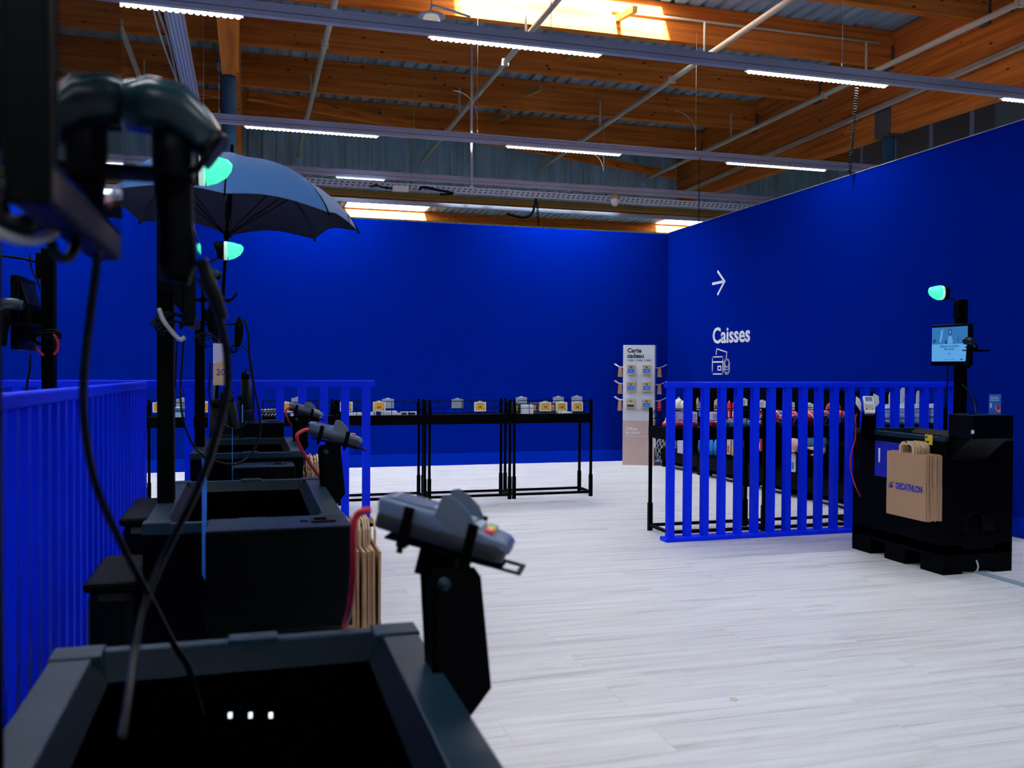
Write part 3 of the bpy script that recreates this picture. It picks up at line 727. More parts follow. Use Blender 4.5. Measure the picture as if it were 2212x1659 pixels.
def kiosk(loc, s, lb, L_=1.0, ztop=0.935, pole_top=1.98, lamp=(-0.145, 0.45, 2.05), mon=(0.34, 1.515, 0.375, 0.33), box=None, screen_on=False, number=None, red=False, scan_y=0.56, arm=True, grp='black checkout crates', dots=False, mdx=0.0, py_=0.43):
    t = thing('checkout_crate', lb, 'checkout', loc, group=grp)
    hx = 0.288; b = MB()
    # hollow box body
    th = 0.035
    b.box(-hx, hx, 0, th, 0.13, ztop-0.03).box(-hx, hx, L_-th, L_, 0.13, ztop-0.03)
    b.box(-hx, -hx+th, th, L_-th, 0.13, ztop-0.03).box(hx-th, hx, th, L_-th, 0.13, ztop-0.03)
    b.box(-hx, hx, 0, L_, 0.13, 0.17)
    m1, m2 = L_/2-0.11, L_/2+0.11
    ft = [(0,0),(0.22,0),(0.22,0.11),(m1,0.11),(m1,0),(m2,0),(m2,0.11),(L_-0.22,0.11),(L_-0.22,0),(L_,0),(L_,0.20),(0,0.20)]
    b.prism(ft, (-hx,0,0), (0,1,0), (0,0,1), (0.16,0,0)).prism(ft, (hx-0.16,0,0), (0,1,0), (0,0,1), (0.16,0,0))
    b.box(hx-0.001, hx+0.004, 0.05, L_*0.50, 0.26, 0.60).box(hx-0.001, hx+0.004, L_*0.56, L_-0.06, 0.26, 0.60)
    b.build('crate_body', M['black'], t, bevel=0.004, flip=s)
    # near-end skirt between feet
    MB().box(-hx+0.16, hx-0.16, 0.0, 0.04, 0.03, 0.14).build('end_skirt', M['black'], t, flip=s)
    d_ = MB().box(hx+0.004, hx+0.007, 0.08, L_*0.47, 0.29, 0.57)
    d_.build('door', M['black'], t, bevel=0.002, flip=s)
    MB().box(hx+0.004, hx+0.007, L_*0.59, L_-0.09, 0.29, 0.57).build('door', M['black'], t, bevel=0.002, flip=s)
    # ventilation slots
    v = MB()
    for i in range(13):
        for j in range(9):
            v.box(-0.22+i*0.036, -0.214+i*0.036, -0.0012, 0.0, 0.26+j*0.072, 0.29+j*0.072)
    for i in range(22):
        for j in range(4):
            v.box(hx, hx+0.0012, 0.08+i*0.04, 0.086+i*0.04, 0.64+j*0.062, 0.668+j*0.062)
    q = v.build('vent_slots', M['void'], t, flip=s); q['kind'] = 'stuff'
    # rim
    r = MB(); w = 0.062; z0, z1 = ztop-0.03, ztop
    r.box(-hx, hx, 0, 0.028, z0, z1).box(-hx, hx, L_-0.028, L_, z0, z1)
    r.box(-hx, -hx+w, 0.03, L_-0.03, z0, z1).box(hx-w, hx, 0.03, L_-0.03, z0, z1)
    for cx_ in (-1, 1):
        for yy in (0, L_-0.06): r.box(min(cx_*(hx+0.002), cx_*(hx-0.075)), max(cx_*(hx+0.002), cx_*(hx-0.075)), yy-0.002, yy+0.062, z0, z1+0.004)
    r.box(-0.025, 0.055, -0.004, 0.03, z0, z1+0.005).box(-0.025, 0.055, L_-0.03, L_+0.004, z0, z1+0.005)
    r.build('rim', M['black_rim'], t, bevel=0.003, flip=s)
    # glossy sloping bezel
    g_ = MB(); i0, i1 = hx-w, hx-w-0.025; a, bb = 0.028, 0.075; zl = ztop-0.035
    def slope(p, q_): g_._add([p[0], p[1], q_[1], q_[0]], [(0,1,2,3)])
    o4 = [(-i0,a,ztop-0.004),(i0,a,ztop-0.004),(i0,L_-a,ztop-0.004),(-i0,L_-a,ztop-0.004)]
    n4 = [(-i1,bb,zl),(i1,bb,zl),(i1,L_-bb,zl),(-i1,L_-bb,zl)]
    for k in range(4): slope((o4[k], o4[(k+1) % 4]), (n4[k], n4[(k+1) % 4]))
    g_.build('basin_bezel', M['bezel'], t, flip=s, fix=False)
    n = MB()
    bt = [(-i1,bb,0.62),(i1,bb,0.62),(i1,L_-bb,0.62),(-i1,L_-bb,0.62)]
    for k in range(4): n._add([n4[k], n4[(k+1) % 4], bt[(k+1) % 4], bt[k]], [(0,1,2,3)])
    n._add(bt, [(0,1,2,3)])
    n.build('basin', M['void'], t, flip=s, fix=False)
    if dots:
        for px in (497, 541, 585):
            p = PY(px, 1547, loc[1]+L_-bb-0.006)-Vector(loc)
            MB().box(p.x-0.0032, p.x+0.0032, L_-bb-0.006, L_-bb+0.002, p.z-0.004, p.z+0.004).build('lamp_reflection', M['dot'], t, bevel=0.001)  # added glowing dots in place of lamp reflections
    # pole
    px0 = -0.262
    p = MB().box(px0-0.026, px0+0.026, py_, py_+0.08, ztop, pole_top)
    pole = p.build('pole', M['black'], t, bevel=0.003, flip=s)
    MB().box(px0+0.026, px0+0.05, py_+0.01, py_+0.07, pole_top-0.14, pole_top-0.02).build('junction_box', M['black_plastic'], pole, bevel=0.003, flip=s)
    status_lamp(t, lamp[0], lamp[1], lamp[2], s, red)
    # monitor
    my, mz, mw, mh = mon
    m_ = MB().box(mdx-0.185, mdx-0.152, my-mw/2, my+mw/2, mz, mz+mh)
    m_.prism([(-0.185, mz+0.03), (-0.215, mz+0.07), (-0.215, mz+mh-0.12), (-0.185, mz+mh-0.02)], (mdx, my-mw/2+0.03, 0), (1,0,0), (0,0,1), (0, mw-0.06, 0))
    mon_o = m_.build('monitor', M['black_plastic'], t, bevel=0.005, flip=s)
    MB().box(mdx-0.1525, mdx-0.1495, my-mw/2+0.012, my+mw/2-0.012, mz+0.028, mz+mh-0.015).build('screen', M['glass_black'], mon_o, bevel=0.001, flip=s)
    MB().box(px0, -0.21, my-0.03, max(my+0.03, 0.46), mz+0.12, mz+0.18).build('monitor_arm', M['black'], t, flip=s)
    if arm:
        sy = scan_y
        h = MB().box(-0.235, -0.14, sy-0.015, sy+0.015, mz+0.10, mz+0.115)
        h.box(-0.15, -0.055, sy-0.03, sy+0.03, mz+0.104, mz+0.112)
        h.tube([(-0.06,sy-0.026,mz+0.11),(-0.05,sy-0.026,mz+0.112),(-0.035,sy-0.026,mz+0.135)], 0.005, 6)
        h.box(-0.25, -0.235, min(sy, 0.47)-0.015, max(sy, 0.47)+0.015, mz+0.10, mz+0.115)
        h.build('scanner_holder', M['black'], t, flip=s)
    # terminal stand
    ty_ = 0.76; st = MB()
    prof = [(0.272, 0.895), (0.285, 0.865), (0.33, 0.865), (0.362, 0.905), (0.345, 1.075), (0.335, 1.09), (0.272, 1.09), (0.262, 1.07)]
    st.prism(prof, (0, ty_-0.028, 0), (1,0,0), (0,0,1), (0, 0.004, 0)).prism(prof, (0, ty_+0.024, 0), (1,0,0), (0,0,1), (0, 0.004, 0))
    st.box(0.272, 0.276, ty_-0.028, ty_+0.028, 0.90, 1.06)
    st.box(0.262, 0.33, ty_-0.03, ty_+0.03, 0.84, 0.872)
    st_o = st.build('terminal_stand', M['black'], t, flip=s)
    MB().lathe([(0.0,-0.004),(0.010,-0.004),(0.010,0.0),(0.0,0.0)], (0.288, ty_-0.029, 1.068), 14, 'y').lathe([(0.0,-0.006),(0.005,-0.006),(0.005,-0.004)], (0.288, ty_-0.029, 1.068), 10, 'y').build('pivot_bolt', M['black_rim'], st_o, flip=s)
    # bag hook
    MB().tube([(hx,0.20,0.875),(hx+0.13,0.20,0.872),(hx+0.145,0.20,0.895)], 0.006, 8).box(hx, hx+0.01, 0.15, 0.25, 0.84, 0.90).build('bag_hook', M['black'], t, flip=s)
    if box:
        x0, x1, y0, y1, z0, z1 = box
        bx = MB().box(x0, x1, y0, y1, z0, z1)
        if y1 <= 0.01: bx.prism([(y0+0.03, z0), (0.0, z0), (0.0, z0-0.16)], (x0+0.01, 0, 0), (0,1,0), (0,0,1), (x1-x0-0.02, 0, 0))
        bo = bx.build('printer_box', M['black_plastic'], t, bevel=0.004, flip=s)
        MB().box(x0+0.003, x1-0.003, y0+0.003, y1-0.003, z1, z1+0.0015).build('top_reflection', M['top_reflection'], bo, flip=s)  # thin sheet added to carry the reflected blue on the box top
        cxl = x1-0.075; z1 += 0.0015
        MB().box(cxl-0.035, cxl+0.035, (y0+y1)/2-0.03, (y0+y1)/2+0.03, z1, z1+0.006).build('ticket_slot_frame', M['black_gloss'], bo, bevel=0.002, flip=s)
        MB().box(cxl-0.025, cxl+0.01, (y0+y1)/2-0.02, (y0+y1)/2+0.02, z1+0.006, z1+0.0065).box(cxl-0.065, cxl-0.042, (y0+y1)/2-0.008, (y0+y1)/2+0.002, z1, z1+0.002).build('ticket_slot', M['void'], bo, flip=s)
    if number:
        y0, y1 = 0.42, 0.705
        sg = MB().box(hx+0.001, hx+0.006, y0, y1, 0.60, 0.862).build('number_sign', M['blue_sign'], t, bevel=0.001, flip=s)
        text(number, 0.15, M['sign_white'], sg, (-(hx+0.0072), 0.692, 0.705), (0,-1,0), (0,0,1), name='numeral', bold=0.012)
    return t

K1 = (-0.008, 0.595, 0); K2 = (-0.005, 2.80, 0); K3 = (-0.005, 5.02, 0); K4 = (4.81, 5.09, 0); K5 = (-1.14, 4.13, 0)
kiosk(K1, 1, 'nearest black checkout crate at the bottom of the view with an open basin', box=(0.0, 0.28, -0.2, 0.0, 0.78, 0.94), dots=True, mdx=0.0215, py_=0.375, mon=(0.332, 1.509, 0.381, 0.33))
kiosk(K2, 1, 'second black checkout crate of the left row, paper bags on its side', L_=1.02, box=(-0.108, 0.288, -0.21, 0.0, 0.66, 0.942), mon=(0.30, 1.515, 0.34, 0.30), lamp=(-0.155, 0.45, 2.055))
kiosk(K3, 1, 'third black checkout crate of the left row, before the blue barrier', L_=1.03, box=(-0.07, 0.235, -0.25, 0.0, 0.74, 0.883), mon=(0.36, 1.53, 0.34, 0.28), lamp=(-0.13, 0.45, 2.055), grp='black checkout crates')
kiosk(K4, -1, 'black checkout crate numbered 1 with a lit screen, beside the right barrier', L_=0.97, box=(-0.265+0.20, 0.262, -0.22, 0.0, 0.94, 1.095), pole_top=1.915,
      lamp=(-0.055, 0.44, 1.957), mon=(0.46, 1.425, 0.385, 0.305), number='1', scan_y=0.20)
kiosk(K5, -1, 'black checkout crate with a red status light behind the left barrier', L_=1.0, pole_top=1.925, lamp=(0.075, 0.45, 1.925), mon=(0.42, 1.46, 0.34, 0.325), red=True, scan_y=0.18)

# lit screen of the numbered checkout
sx_ = 4.81+0.1493
M['scr_top'] = mat('screen_photo', (0.02, 0.05, 0.1), 0.2, emit=(0.03, 0.16, 0.42), strength=0.9)
M['scr_bot'] = mat('screen_white', (0.02, 0.05, 0.1), 0.2, emit=(0.10, 0.36, 0.72), strength=0.95)
M['scr_dark'] = mat('screen_figure', (0.02, 0.05, 0.1), 0.2, emit=(0.012, 0.05, 0.14), strength=0.9)
M['scr_lite'] = mat('screen_light', (0.02, 0.05, 0.1), 0.2, emit=(0.10, 0.34, 0.68), strength=0.9)
kk = [c for c in COL.objects if c.name.startswith('screen') and c.parent and c.parent.parent and tuple(round(v,2) for v in c.parent.parent.location)[:1] == (4.81,)][0]
yc = 0.46; wl = 0.1775
MB().box(0.1488, 0.1494, yc-wl, yc+wl, 1.585, 1.710).build('picture_area', M['scr_top'], kk)
MB().box(0.1488, 0.1494, yc-wl, yc+wl, 1.457, 1.585).build('message_area', M['scr_bot'], kk)
fg = MB()
def blob(mb, pts, off=0.1484): mb.prism([(-p[0], p[1]) for p in pts], (off, yc, 1.585), (0,1,0), (0,0,1), (0.0004,0,0))
blob(fg, [(-0.015,0.085),(-0.005,0.108),(0.015,0.112),(0.028,0.095),(0.026,0.072),(0.012,0.062),(-0.008,0.066)])
blob(fg, [(-0.045,0.002),(-0.04,0.03),(-0.028,0.025),(-0.02,0.002)])
blob(fg, [(-0.165,0.01),(-0.165,0.035),(-0.14,0.04),(-0.135,0.012)])
blob(fg, [(0.085,0.012),(0.085,0.055),(0.093,0.055),(0.093,0.012)])
fg.build('picture_detail', M['scr_dark'], kk)
lt = MB()
blob(lt, [(-0.01,0.06),(0.02,0.06),(0.035,0.02),(0.03,0.002),(-0.015,0.002),(-0.012,0.03)])
blob(lt, [(-0.10,0.02),(-0.085,0.10),(-0.06,0.115),(-0.07,0.05),(-0.085,0.01)])
blob(lt, [(0.0,0.078),(0.0,0.098),(0.014,0.1),(0.016,0.08),(0.008,0.072)], 0.1480)
lt.build('picture_highlight', M['scr_lite'], kk)
text('Déposez vos articles\ndans le bac', 0.0225, M['scr_dark'], kk, (0.1484, yc, 1.562), (0,-1,0), (0,0,1), name='message', align='CENTER', bold=0.02, thick=0.0004)
ar = MB(); ar.box(0.1482,0.1486, yc-0.001, yc+0.001, 1.507, 1.530); ar.obox((0.1484, yc+0.005, 1.510), (0.0003,0,0), (0,0.007,0.006), (0,-0.0007,0.0008)); ar.obox((0.1484, yc-0.005, 1.510), (0.0003,0,0), (0,0.007,-0.006), (0,0.0007,0.0008))
ar.box(0.1482,0.1486, yc-0.05, yc+0.05, 1.470, 1.472); ar.box(0.1482,0.1486, yc-0.135, yc-0.11, 1.466, 1.475)
ar.build('arrow_mark', M['scr_dark'], kk)

# ------------------------------------------------------------------ card terminals
def terminal(loc, yaw, tilt, lb, light=False, big_fins=False, straps=True):
    t = thing('card_terminal', lb, 'card terminal', loc, yaw, group='card payment terminals')
    t.rotation_euler = (0, tilt, yaw)
    sil = M['term_light'] if light else M['term_silver']
    # +x = keypad end, z up
    MB().loft([(-0.103,0,-0.006),(-0.098,0,-0.006),(0.02,0,-0.008),(0.085,0,-0.010),(0.098,0,-0.012)], [(0.036,0.011),(0.039,0.0145),(0.040,0.016),(0.039,0.015),(0.036,0.012)], 28, up=(0,0,1), power=0.28).build('lower_shell', M['term_dark'], t)
    MB().loft([(-0.105,0,0.014),(-0.100,0,0.015),(-0.02,0,0.013),(0.06,0,0.004),(0.094,0,0.000),(0.103,0,-0.004)], [(0.034,0.010),(0.038,0.0145),(0.040,0.0150),(0.039,0.0125),(0.037,0.011),(0.033,0.007)], 28, up=(0,0,1), power=0.28).build('upper_shell', sil, t)
    MB().box(-0.09, -0.015, -0.030, 0.030, 0.0285, 0.0315).build('display_frame', sil, t, bevel=0.001)
    MB().box(-0.084, -0.022, -0.026, 0.026, 0.0310, 0.0322).build('display', M['lcd'], t)
    for sy in (-1, 1):
        h = 0.052 if big_fins else 0.046
        prof = [(-0.018, 0.012), (-0.012, 0.012+h*0.9), (-0.002, 0.012+h), (0.016, 0.010+h*0.92), (0.036, 0.006+h*0.72), (0.048, 0.004+h*0.42), (0.050, 0.004)]
        MB().prism(prof, (0, sy*0.0385-0.0012, 0), (1,0,0), (0,0,1), (0, 0.0024, 0)).build('privacy_shield', M['term_light'] if light else M['shield'], t, bevel=0.0008)
    k_ = MB()
    for r in range(3):
        for c in range(3): k_.box(0.012+r*0.016, 0.024+r*0.016, -0.028+c*0.0205, -0.012+c*0.0205, 0.022-r*0.002, 0.0255-r*0.002)
    k_.build('number_keys', M['key_grey'], t, bevel=0.001)
    for c, kn in ((-1,'key_red'), (0,'key_yel'), (1,'key_grn')):
        MB().box(0.060, 0.074, c*0.0205-0.009, c*0.0205+0.009, 0.012, 0.0205).build('function_key', M[kn], t, bevel=0.002)
    MB().box(0.098, 0.1045, -0.026, 0.026, -0.008, -0.003).build('card_slot', M['term_dark'], t)
    if straps:
        for sx in (-0.055, 0.045) if not big_fins else (-0.055,):
            MB().loft([(sx-0.008,0,0.008),(sx+0.008,0,0.007)], [(0.0425,0.034),(0.0425,0.034)], 20, up=(0,0,1), power=0.4).build('strap', M['black'], t) if False else \
            MB().box(sx-0.008, sx+0.008, -0.0435, -0.0395, -0.035, 0.026).box(sx-0.008, sx+0.008, 0.0395, 0.0435, -0.035, 0.026).box(sx-0.008, sx+0.008, -0.0435, 0.0435, -0.037, -0.033).box(sx-0.005, sx+0.004, -0.0435, -0.036, -0.046, -0.035).build('strap', M['black'], t, bevel=0.001)
    # mounting plate with a slot
    pl = MB(); pl.box(-0.085, 0.10, -0.032, 0.032, -0.033, -0.029)
    pl.box(0.10, 0.128, -0.032, -0.024, -0.033, -0.029).box(0.10, 0.128, 0.024, 0.032, -0.033, -0.029).box(0.122, 0.130, -0.032, 0.032, -0.033, -0.029)
    pl.box(-0.03, 0.03, -0.02, 0.02, -0.075, -0.033)
    pl.build('mounting_plate', M['black'], t, bevel=0.001)
    return t
def tloc(k, x, y, z): return (k[0]+x, k[1]+y, z)
terminal((0.293, 1.37, 1.143), -0.42, 0.235, 'nearest silver card terminal with tall keypad shields', straps=True)
terminal((0.322, 3.56, 1.130), -0.10, 0.235, 'silver card terminal on the second checkout, red cable behind it')
terminal((0.345, 5.78, 1.120), -0.28, 0.235, 'smallest, farthest silver card terminal of the left row', straps=True)
terminal((4.485, 5.83, 1.118), math.atan2(-0.86, -0.55), 0.50, 'pale card terminal with white shields at the end of the right barrier', light=True, big_fins=True, straps=False)
MB_ = MB()
ctr = Vector((4.485, 5.83, 1.118))
t = thing('privacy_screen', 'white folded card shield standing behind the pale card terminal', 'shield', ctr)
for sx in (-1, 1):
    a = Vector((sx*0.06, 0.02*sx, -0.03)); 
    MB().prism([(0,-0.045),(0.075*sx,0.02),(0.07*sx,0.075),(0.02*sx,0.055 if sx < 0 else 0.095),(0,0.02)], (sx*0.045, 0.03, 0.0), (0.8, 0.6*-sx*0.3, 0), (0,0,1), (0.001,0.002,0)).build('wing', M['white'], t)

# red cables
def cable(pts, r, m, lb, smooth=8, grp=None, cat='cable'):
    return tag(MB().tube(pts, r, 8, smooth=smooth).build('cable', m), lb, cat, grp)
cable([PY(800,1102,1.36), PY(785,1104,1.36), PY(768,1118,1.37), PY(764,1150,1.38), PY(764,1230,1.44), PY(756,1310,1.52), PY(744,1368,1.62), (0.16,1.62,0.80)], 0.0052, M['red_cable'], 'thick red cable dropping from the nearest card terminal')
cable([PY(668,928,3.55), PY(655,930,3.55), PY(641,942,3.55), PY(650,968,3.58), PY(668,998,3.62), PY(692,1032,3.7), PY(706,1058,3.8), PY(709,1080,3.85)], 0.0062, M['red_cable'], 'red cable dropping from the second card terminal')
cable([PY(630,880,5.76), PY(622,882,5.76), PY(617,892,5.76), PY(624,910,5.8), PY(636,928,5.85), PY(641,945,5.9), PY(645,965,5.95)], 0.006, M['red_cable'], 'thin red cable dropping from the farthest card terminal')
cable([PY(1851,894,5.8), PY(1848,905,5.82), PY(1849,925,5.83), PX(1847,950,4.44), PX(1838,985,4.44), PX(1838,1015,4.44), PX(1848,1050,4.44), PX(1860,1074,4.52)], 0.005, M['red_cable'], 'red cable hanging from the pale card terminal down the numbered checkout')

# ------------------------------------------------------------------ barcode scanners
def scanner(loc, rot, s, lb):
    t = thing('barcode_scanner', lb, 'barcode scanner', loc, group='handheld barcode scanners')
    t.rotation_euler = rot
    # head along local x, handle down
    MB().loft([(-0.058,0,0.008),(-0.050,0,0.010),(-0.02,0,0.016),(0.015,0,0.014),(0.045,0,-0.004),(0.062,0,-0.018),(0.066,0,-0.022)],
              [(0.024,0.014),(0.031,0.024),(0.034,0.029),(0.033,0.028),(0.030,0.023),(0.026,0.018),(0.018,0.011)], 20, up=(0,0,1), power=0.8).build('head', M['scanner_shell'], t)
    MB().loft([(0.058,0,-0.017),(0.068,0,-0.024)], [(0.029,0.020),(0.030,0.021)], 20, up=(0,0,1), power=0.7).build('window_bezel', M['black_plastic'], t)
    MB().loft([(0.005,0,0.0),(0.012,0,-0.03),(0.018,0,-0.07),(0.025,0,-0.11),(0.030,0,-0.145),(0.028,0,-0.165)],
              [(0.018,0.022),(0.019,0.026),(0.018,0.024),(0.0175,0.022),(0.019,0.025),(0.014,0.019)], 16, up=(1,0,0), power=0.85).build('handle', M['black_plastic'], t)
    MB().loft([(0.036,0,-0.028),(0.040,0,-0.045),(0.034,0,-0.062)], [(0.007,0.005),(0.008,0.006),(0.006,0.004)], 8, up=(1,0,0)).build('trigger', M['plate'], t)
    return t
sc1 = PY(368, 270, 1.16)
sc_ = scanner((-0.097, 1.175, sc1.z+0.006), (0, 0.08, 0), 1, 'large blurred black barcode scanner hanging at upper left, nearest the camera')
sc_.scale = (0.92, 1.0, 1.15)
s2 = PY(452, 598, 5.3)
scanner((s2.x-0.01, 5.3, s2.z+0.01), (0, -0.22, 0), 1, 'barcode scanner hanging beside the monitor of the third checkout')
s3 = PY(508, 686, 6.1)
s4 = PX(2095, 742, 4.80)
scanner((s4.x, s4.y, s4.z), (0, 0, 0), 1, 'barcode scanner hanging beside the lit screen of the numbered checkout').rotation_euler = (0.12, 0.1, math.atan2(0.35, 0.94))
s5 = PY(18, 665, 4.3)
scanner((s5.x, 4.3, s5.z), (0, 0.0, PI), 1, 'barcode scanner at the left edge behind the left barrier')
t = thing('handle_grip', 'small dark scanner grip hanging right of the third checkout scanner', 'scanner grip', PY(515, 692, 6.12))
MB().loft([(0.0,0,0.02),(0.005,0,-0.02),(0.0,0,-0.12),(-0.005,0,-0.17)], [(0.012,0.014),(0.024,0.028),(0.022,0.028),(0.014,0.018)], 12, up=(1,0,0)).build('grip', M['black_plastic'], t)
MB().lathe([(0.014,-0.01),(0.028,-0.01),(0.028,0.01),(0.014,0.01),(0.014,-0.01)], (-0.03,0,-0.185), 16, 'y').build('eyelet', M['black_plastic'], t)

# ------------------------------------------------------------------ loose black cables
G_C = 'black cables of the checkouts'
cable([PY(212,545,1.0), PY(205,600,1.0), PY(190,720,1.0), PY(180,830,1.02), PY(184,930,1.04), PY(205,1040,1.08), PY(250,1150,1.12), PY(318,1280,1.2), PY(380,1400,1.3), PY(410,1450,1.36), PY(440,1560,1.5)], 0.0044, M['cable'], 'long black cable hanging from the nearest monitor into the crate', grp=G_C)
cable([PY(432,600,1.16), PY(455,640,1.16), PY(478,700,1.16), PY(490,770,1.16), PY(490,850,1.17), PY(465,950,1.18), PY(425,1060,1.2), PY(365,1180,1.22), PY(318,1290,1.2), PY(292,1400,1.15), PY(278,1500,1.05), PY(262,1600,0.98)], 0.0048, M['cable'], 'long black cable curving down from the nearest scanner', grp=G_C)
cable([PY(434,560,1.158), PY(446,596,1.16), PY(466,640,1.16), PY(480,690,1.16)], 0.0075, M['cable'], 'ribbed strain relief sleeve under the nearest scanner', grp=G_C)
cable([PY(398,725,3.1), PY(392,800,3.1), PY(390,860,3.1), PY(398,915,3.1), PY(420,965,3.1), PY(455,992,3.1), PY(500,1003,3.1), PY(535,990,3.1), PY(558,950,3.1), PY(562,910,3.1), PY(550,840,3.1), PY(540,780,3.1), PY(536,720,3.1), PY(528,690,3.1)], 0.0035, M['cable'], 'black cable loop sagging across the second checkout', grp=G_C)
cable([PY(383,735,3.1), PY(380,790,3.1), PY(378,840,3.1)], 0.003, M['cable'], 'short black cable behind the pole of the second checkout', grp=G_C)
cable([PY(455,780,5.3), PY(452,850,5.3), PY(462,890,5.3), PY(480,915,5.3), PY(505,926,5.3), PY(525,922,5.3), PY(542,905,5.3), PY(548,880,5.3), PY(545,800,5.3), PY(535,760,5.3), PY(522,745,5.3)], 0.0045, M['cable'], 'thin black cable loop over the third checkout', grp=G_C)
cable([PY(66,765,4.35), PY(64,800,4.35), PY(58,835,4.4), PY(56,900,4.4)], 0.005, M['cable'], 'thin cable under the monitor behind the left barrier', grp=G_C)
cable([PY(64,548,4.5), PY(68,580,4.5), PY(80,605,4.5), PY(88,625,4.5)], 0.004, M['cable'], 'thin cable under the red status light', grp=G_C)
cable([PX(2078,830,5.05), PX(2095,850,5.05), PX(2105,870,5.05), PX(2110,897,4.95)], 0.006, M['cable'], 'black cable from the lit screen pole to the printer box', grp=G_C)
cable([PX(2048,790,4.98), PX(2046,830,4.98), PX(2044,880,4.98), PX(2043,915,4.98)], 0.005, M['cable'], 'black cable hanging under the lit screen', grp=G_C)
G_L = 'tangled cable loops at the monitors'
def tangle(c, r, n, m, lb, ax=(1,0,0), up=(0,0,1)):
    mb = MB(); rnd = random.Random(int(c[1]*100)); ax = Vector(ax); up = Vector(up)
    for k in range(n):
        rr_ = r*(0.7+0.5*rnd.random()); c_ = Vector(c)+ax*rnd.uniform(-.3,.3)*r+up*rnd.uniform(-.3,.3)*r; tl = rnd.uniform(-.6,.6)
        pts = [c_+ax*(rr_*math.cos(a*PI/10+tl))+up*(rr_*0.6*math.sin(a*PI/10))+Vector((0, rnd.uniform(-.1,.1)*r, 0)) for a in range(rnd.randint(9, 18))]
        mb.tube(pts, 0.0036, 6, smooth=2)
    return tag(mb.build('cable_bundle', m), lb, 'cable', G_L)
tangle(PY(370,700,3.05), 0.05, 6, M['cable'], 'tangled black cables at the monitor of the second checkout')
tag(MB().tube([PY(344,668,3.02), PY(352,690,3.0), PY(368,712,3.0), PY(388,733,3.0), PY(400,728,3.0)], 0.007, 8, smooth=6).build('cable', M['grey_cable']), 'bent grey cable at the monitor of the second checkout', 'cable')
tangle(PY(455,740,5.2), 0.06, 5, M['cable'], 'tangled dark cables at the monitor of the third checkout')
tangle(PY(100,735,4.5), 0.06, 6, M['cable'], 'tangled cables at the monitor behind the left barrier')
tag(MB().tube([PY(115,722,4.5), PY(124,735,4.5), PY(124,755,4.5), PY(116,766,4.5)], 0.006, 6, smooth=6).tube([PY(78,750,4.5), PY(88,762,4.5), PY(95,768,4.5)], 0.006, 6, smooth=6).build('cable', M['red_cable']), 'short red cable looping behind the pole behind the left barrier', 'cable')
tag(MB().tube([PY(-30,490,0.85), PY(20,512,0.85), PY(60,520,0.86), PY(100,512,0.88), PY(125,495,0.9)], 0.0045, 8, smooth=6).build('cable', M['grey_cable']), 'blurred pale cable curving under the nearest monitor', 'cable')
tag(MB().tube([PY(0,430,0.85), PY(10,470,0.85), PY(50,482,0.85), PY(80,462,0.87), PY(95,435,0.9)], 0.007, 8, smooth=6).tube([PY(-10,460,0.9), PY(30,495,0.9), PY(80,492,0.9), PY(110,465,0.92)], 0.005, 8, smooth=6).tube([PY(105,500,0.93), PY(118,545,0.93), PY(145,558,0.94), PY(162,535,0.95), PY(160,520,0.96)], 0.005, 8, smooth=6).build('cable_bundle', M['cable']), 'blurred black cable loops under the nearest monitor', 'cable', G_L)
# cable ring on the side of the numbered crate and floor lead
tag(MB().tube([PY(2108+22*math.cos(a*PI/12), 1133+26*math.sin(a*PI/12), 5.06) for a in range(6, 27)], 0.003, 6).build('cable', M['cable']), 'cable looped in a ring on the end of the numbered checkout', 'cable')
tag(MB().box(-0.05, 0.05, -0.03, 0.0, -0.05, 0.05).build('power_adapter', M['black_plastic'], bevel=0.006, loc=PY(2128,1128,5.085)), 'black power adapter on the end of the numbered checkout', 'power adapter')
tag(MB().tube([PY(2109,1210,5.09), PY(2113,1225,5.07), PZ(2108,1236,0.012)], 0.006, 8, smooth=6).build('cable', M['grey_cable']), 'pale lead leaving the foot of the numbered checkout', 'cable')
a = PZ(2106,1238,0)
tag(MB().prism([(-0.035,0),(0.035,0),(0.024,0.012),(-0.024,0.012)], (a.x+0.03, a.y-2.2, 0), (1,0,0), (0,0,1), (0,2.2,0)).build('floor_cable_duct', M['duct_floor']), 'grey floor cable duct running from the numbered checkout', 'cable duct')
c = PZ(1585,1511,0.003)
tag(MB().tube([c+Vector((0.016*math.cos(a*PI/10), 0.016*math.sin(a*PI/10), 0)) for a in range(21)], 0.0014, 6).build('rubber_band', M['rubber_yellow']), 'small yellowish rubber band lying on the floor', 'rubber band')

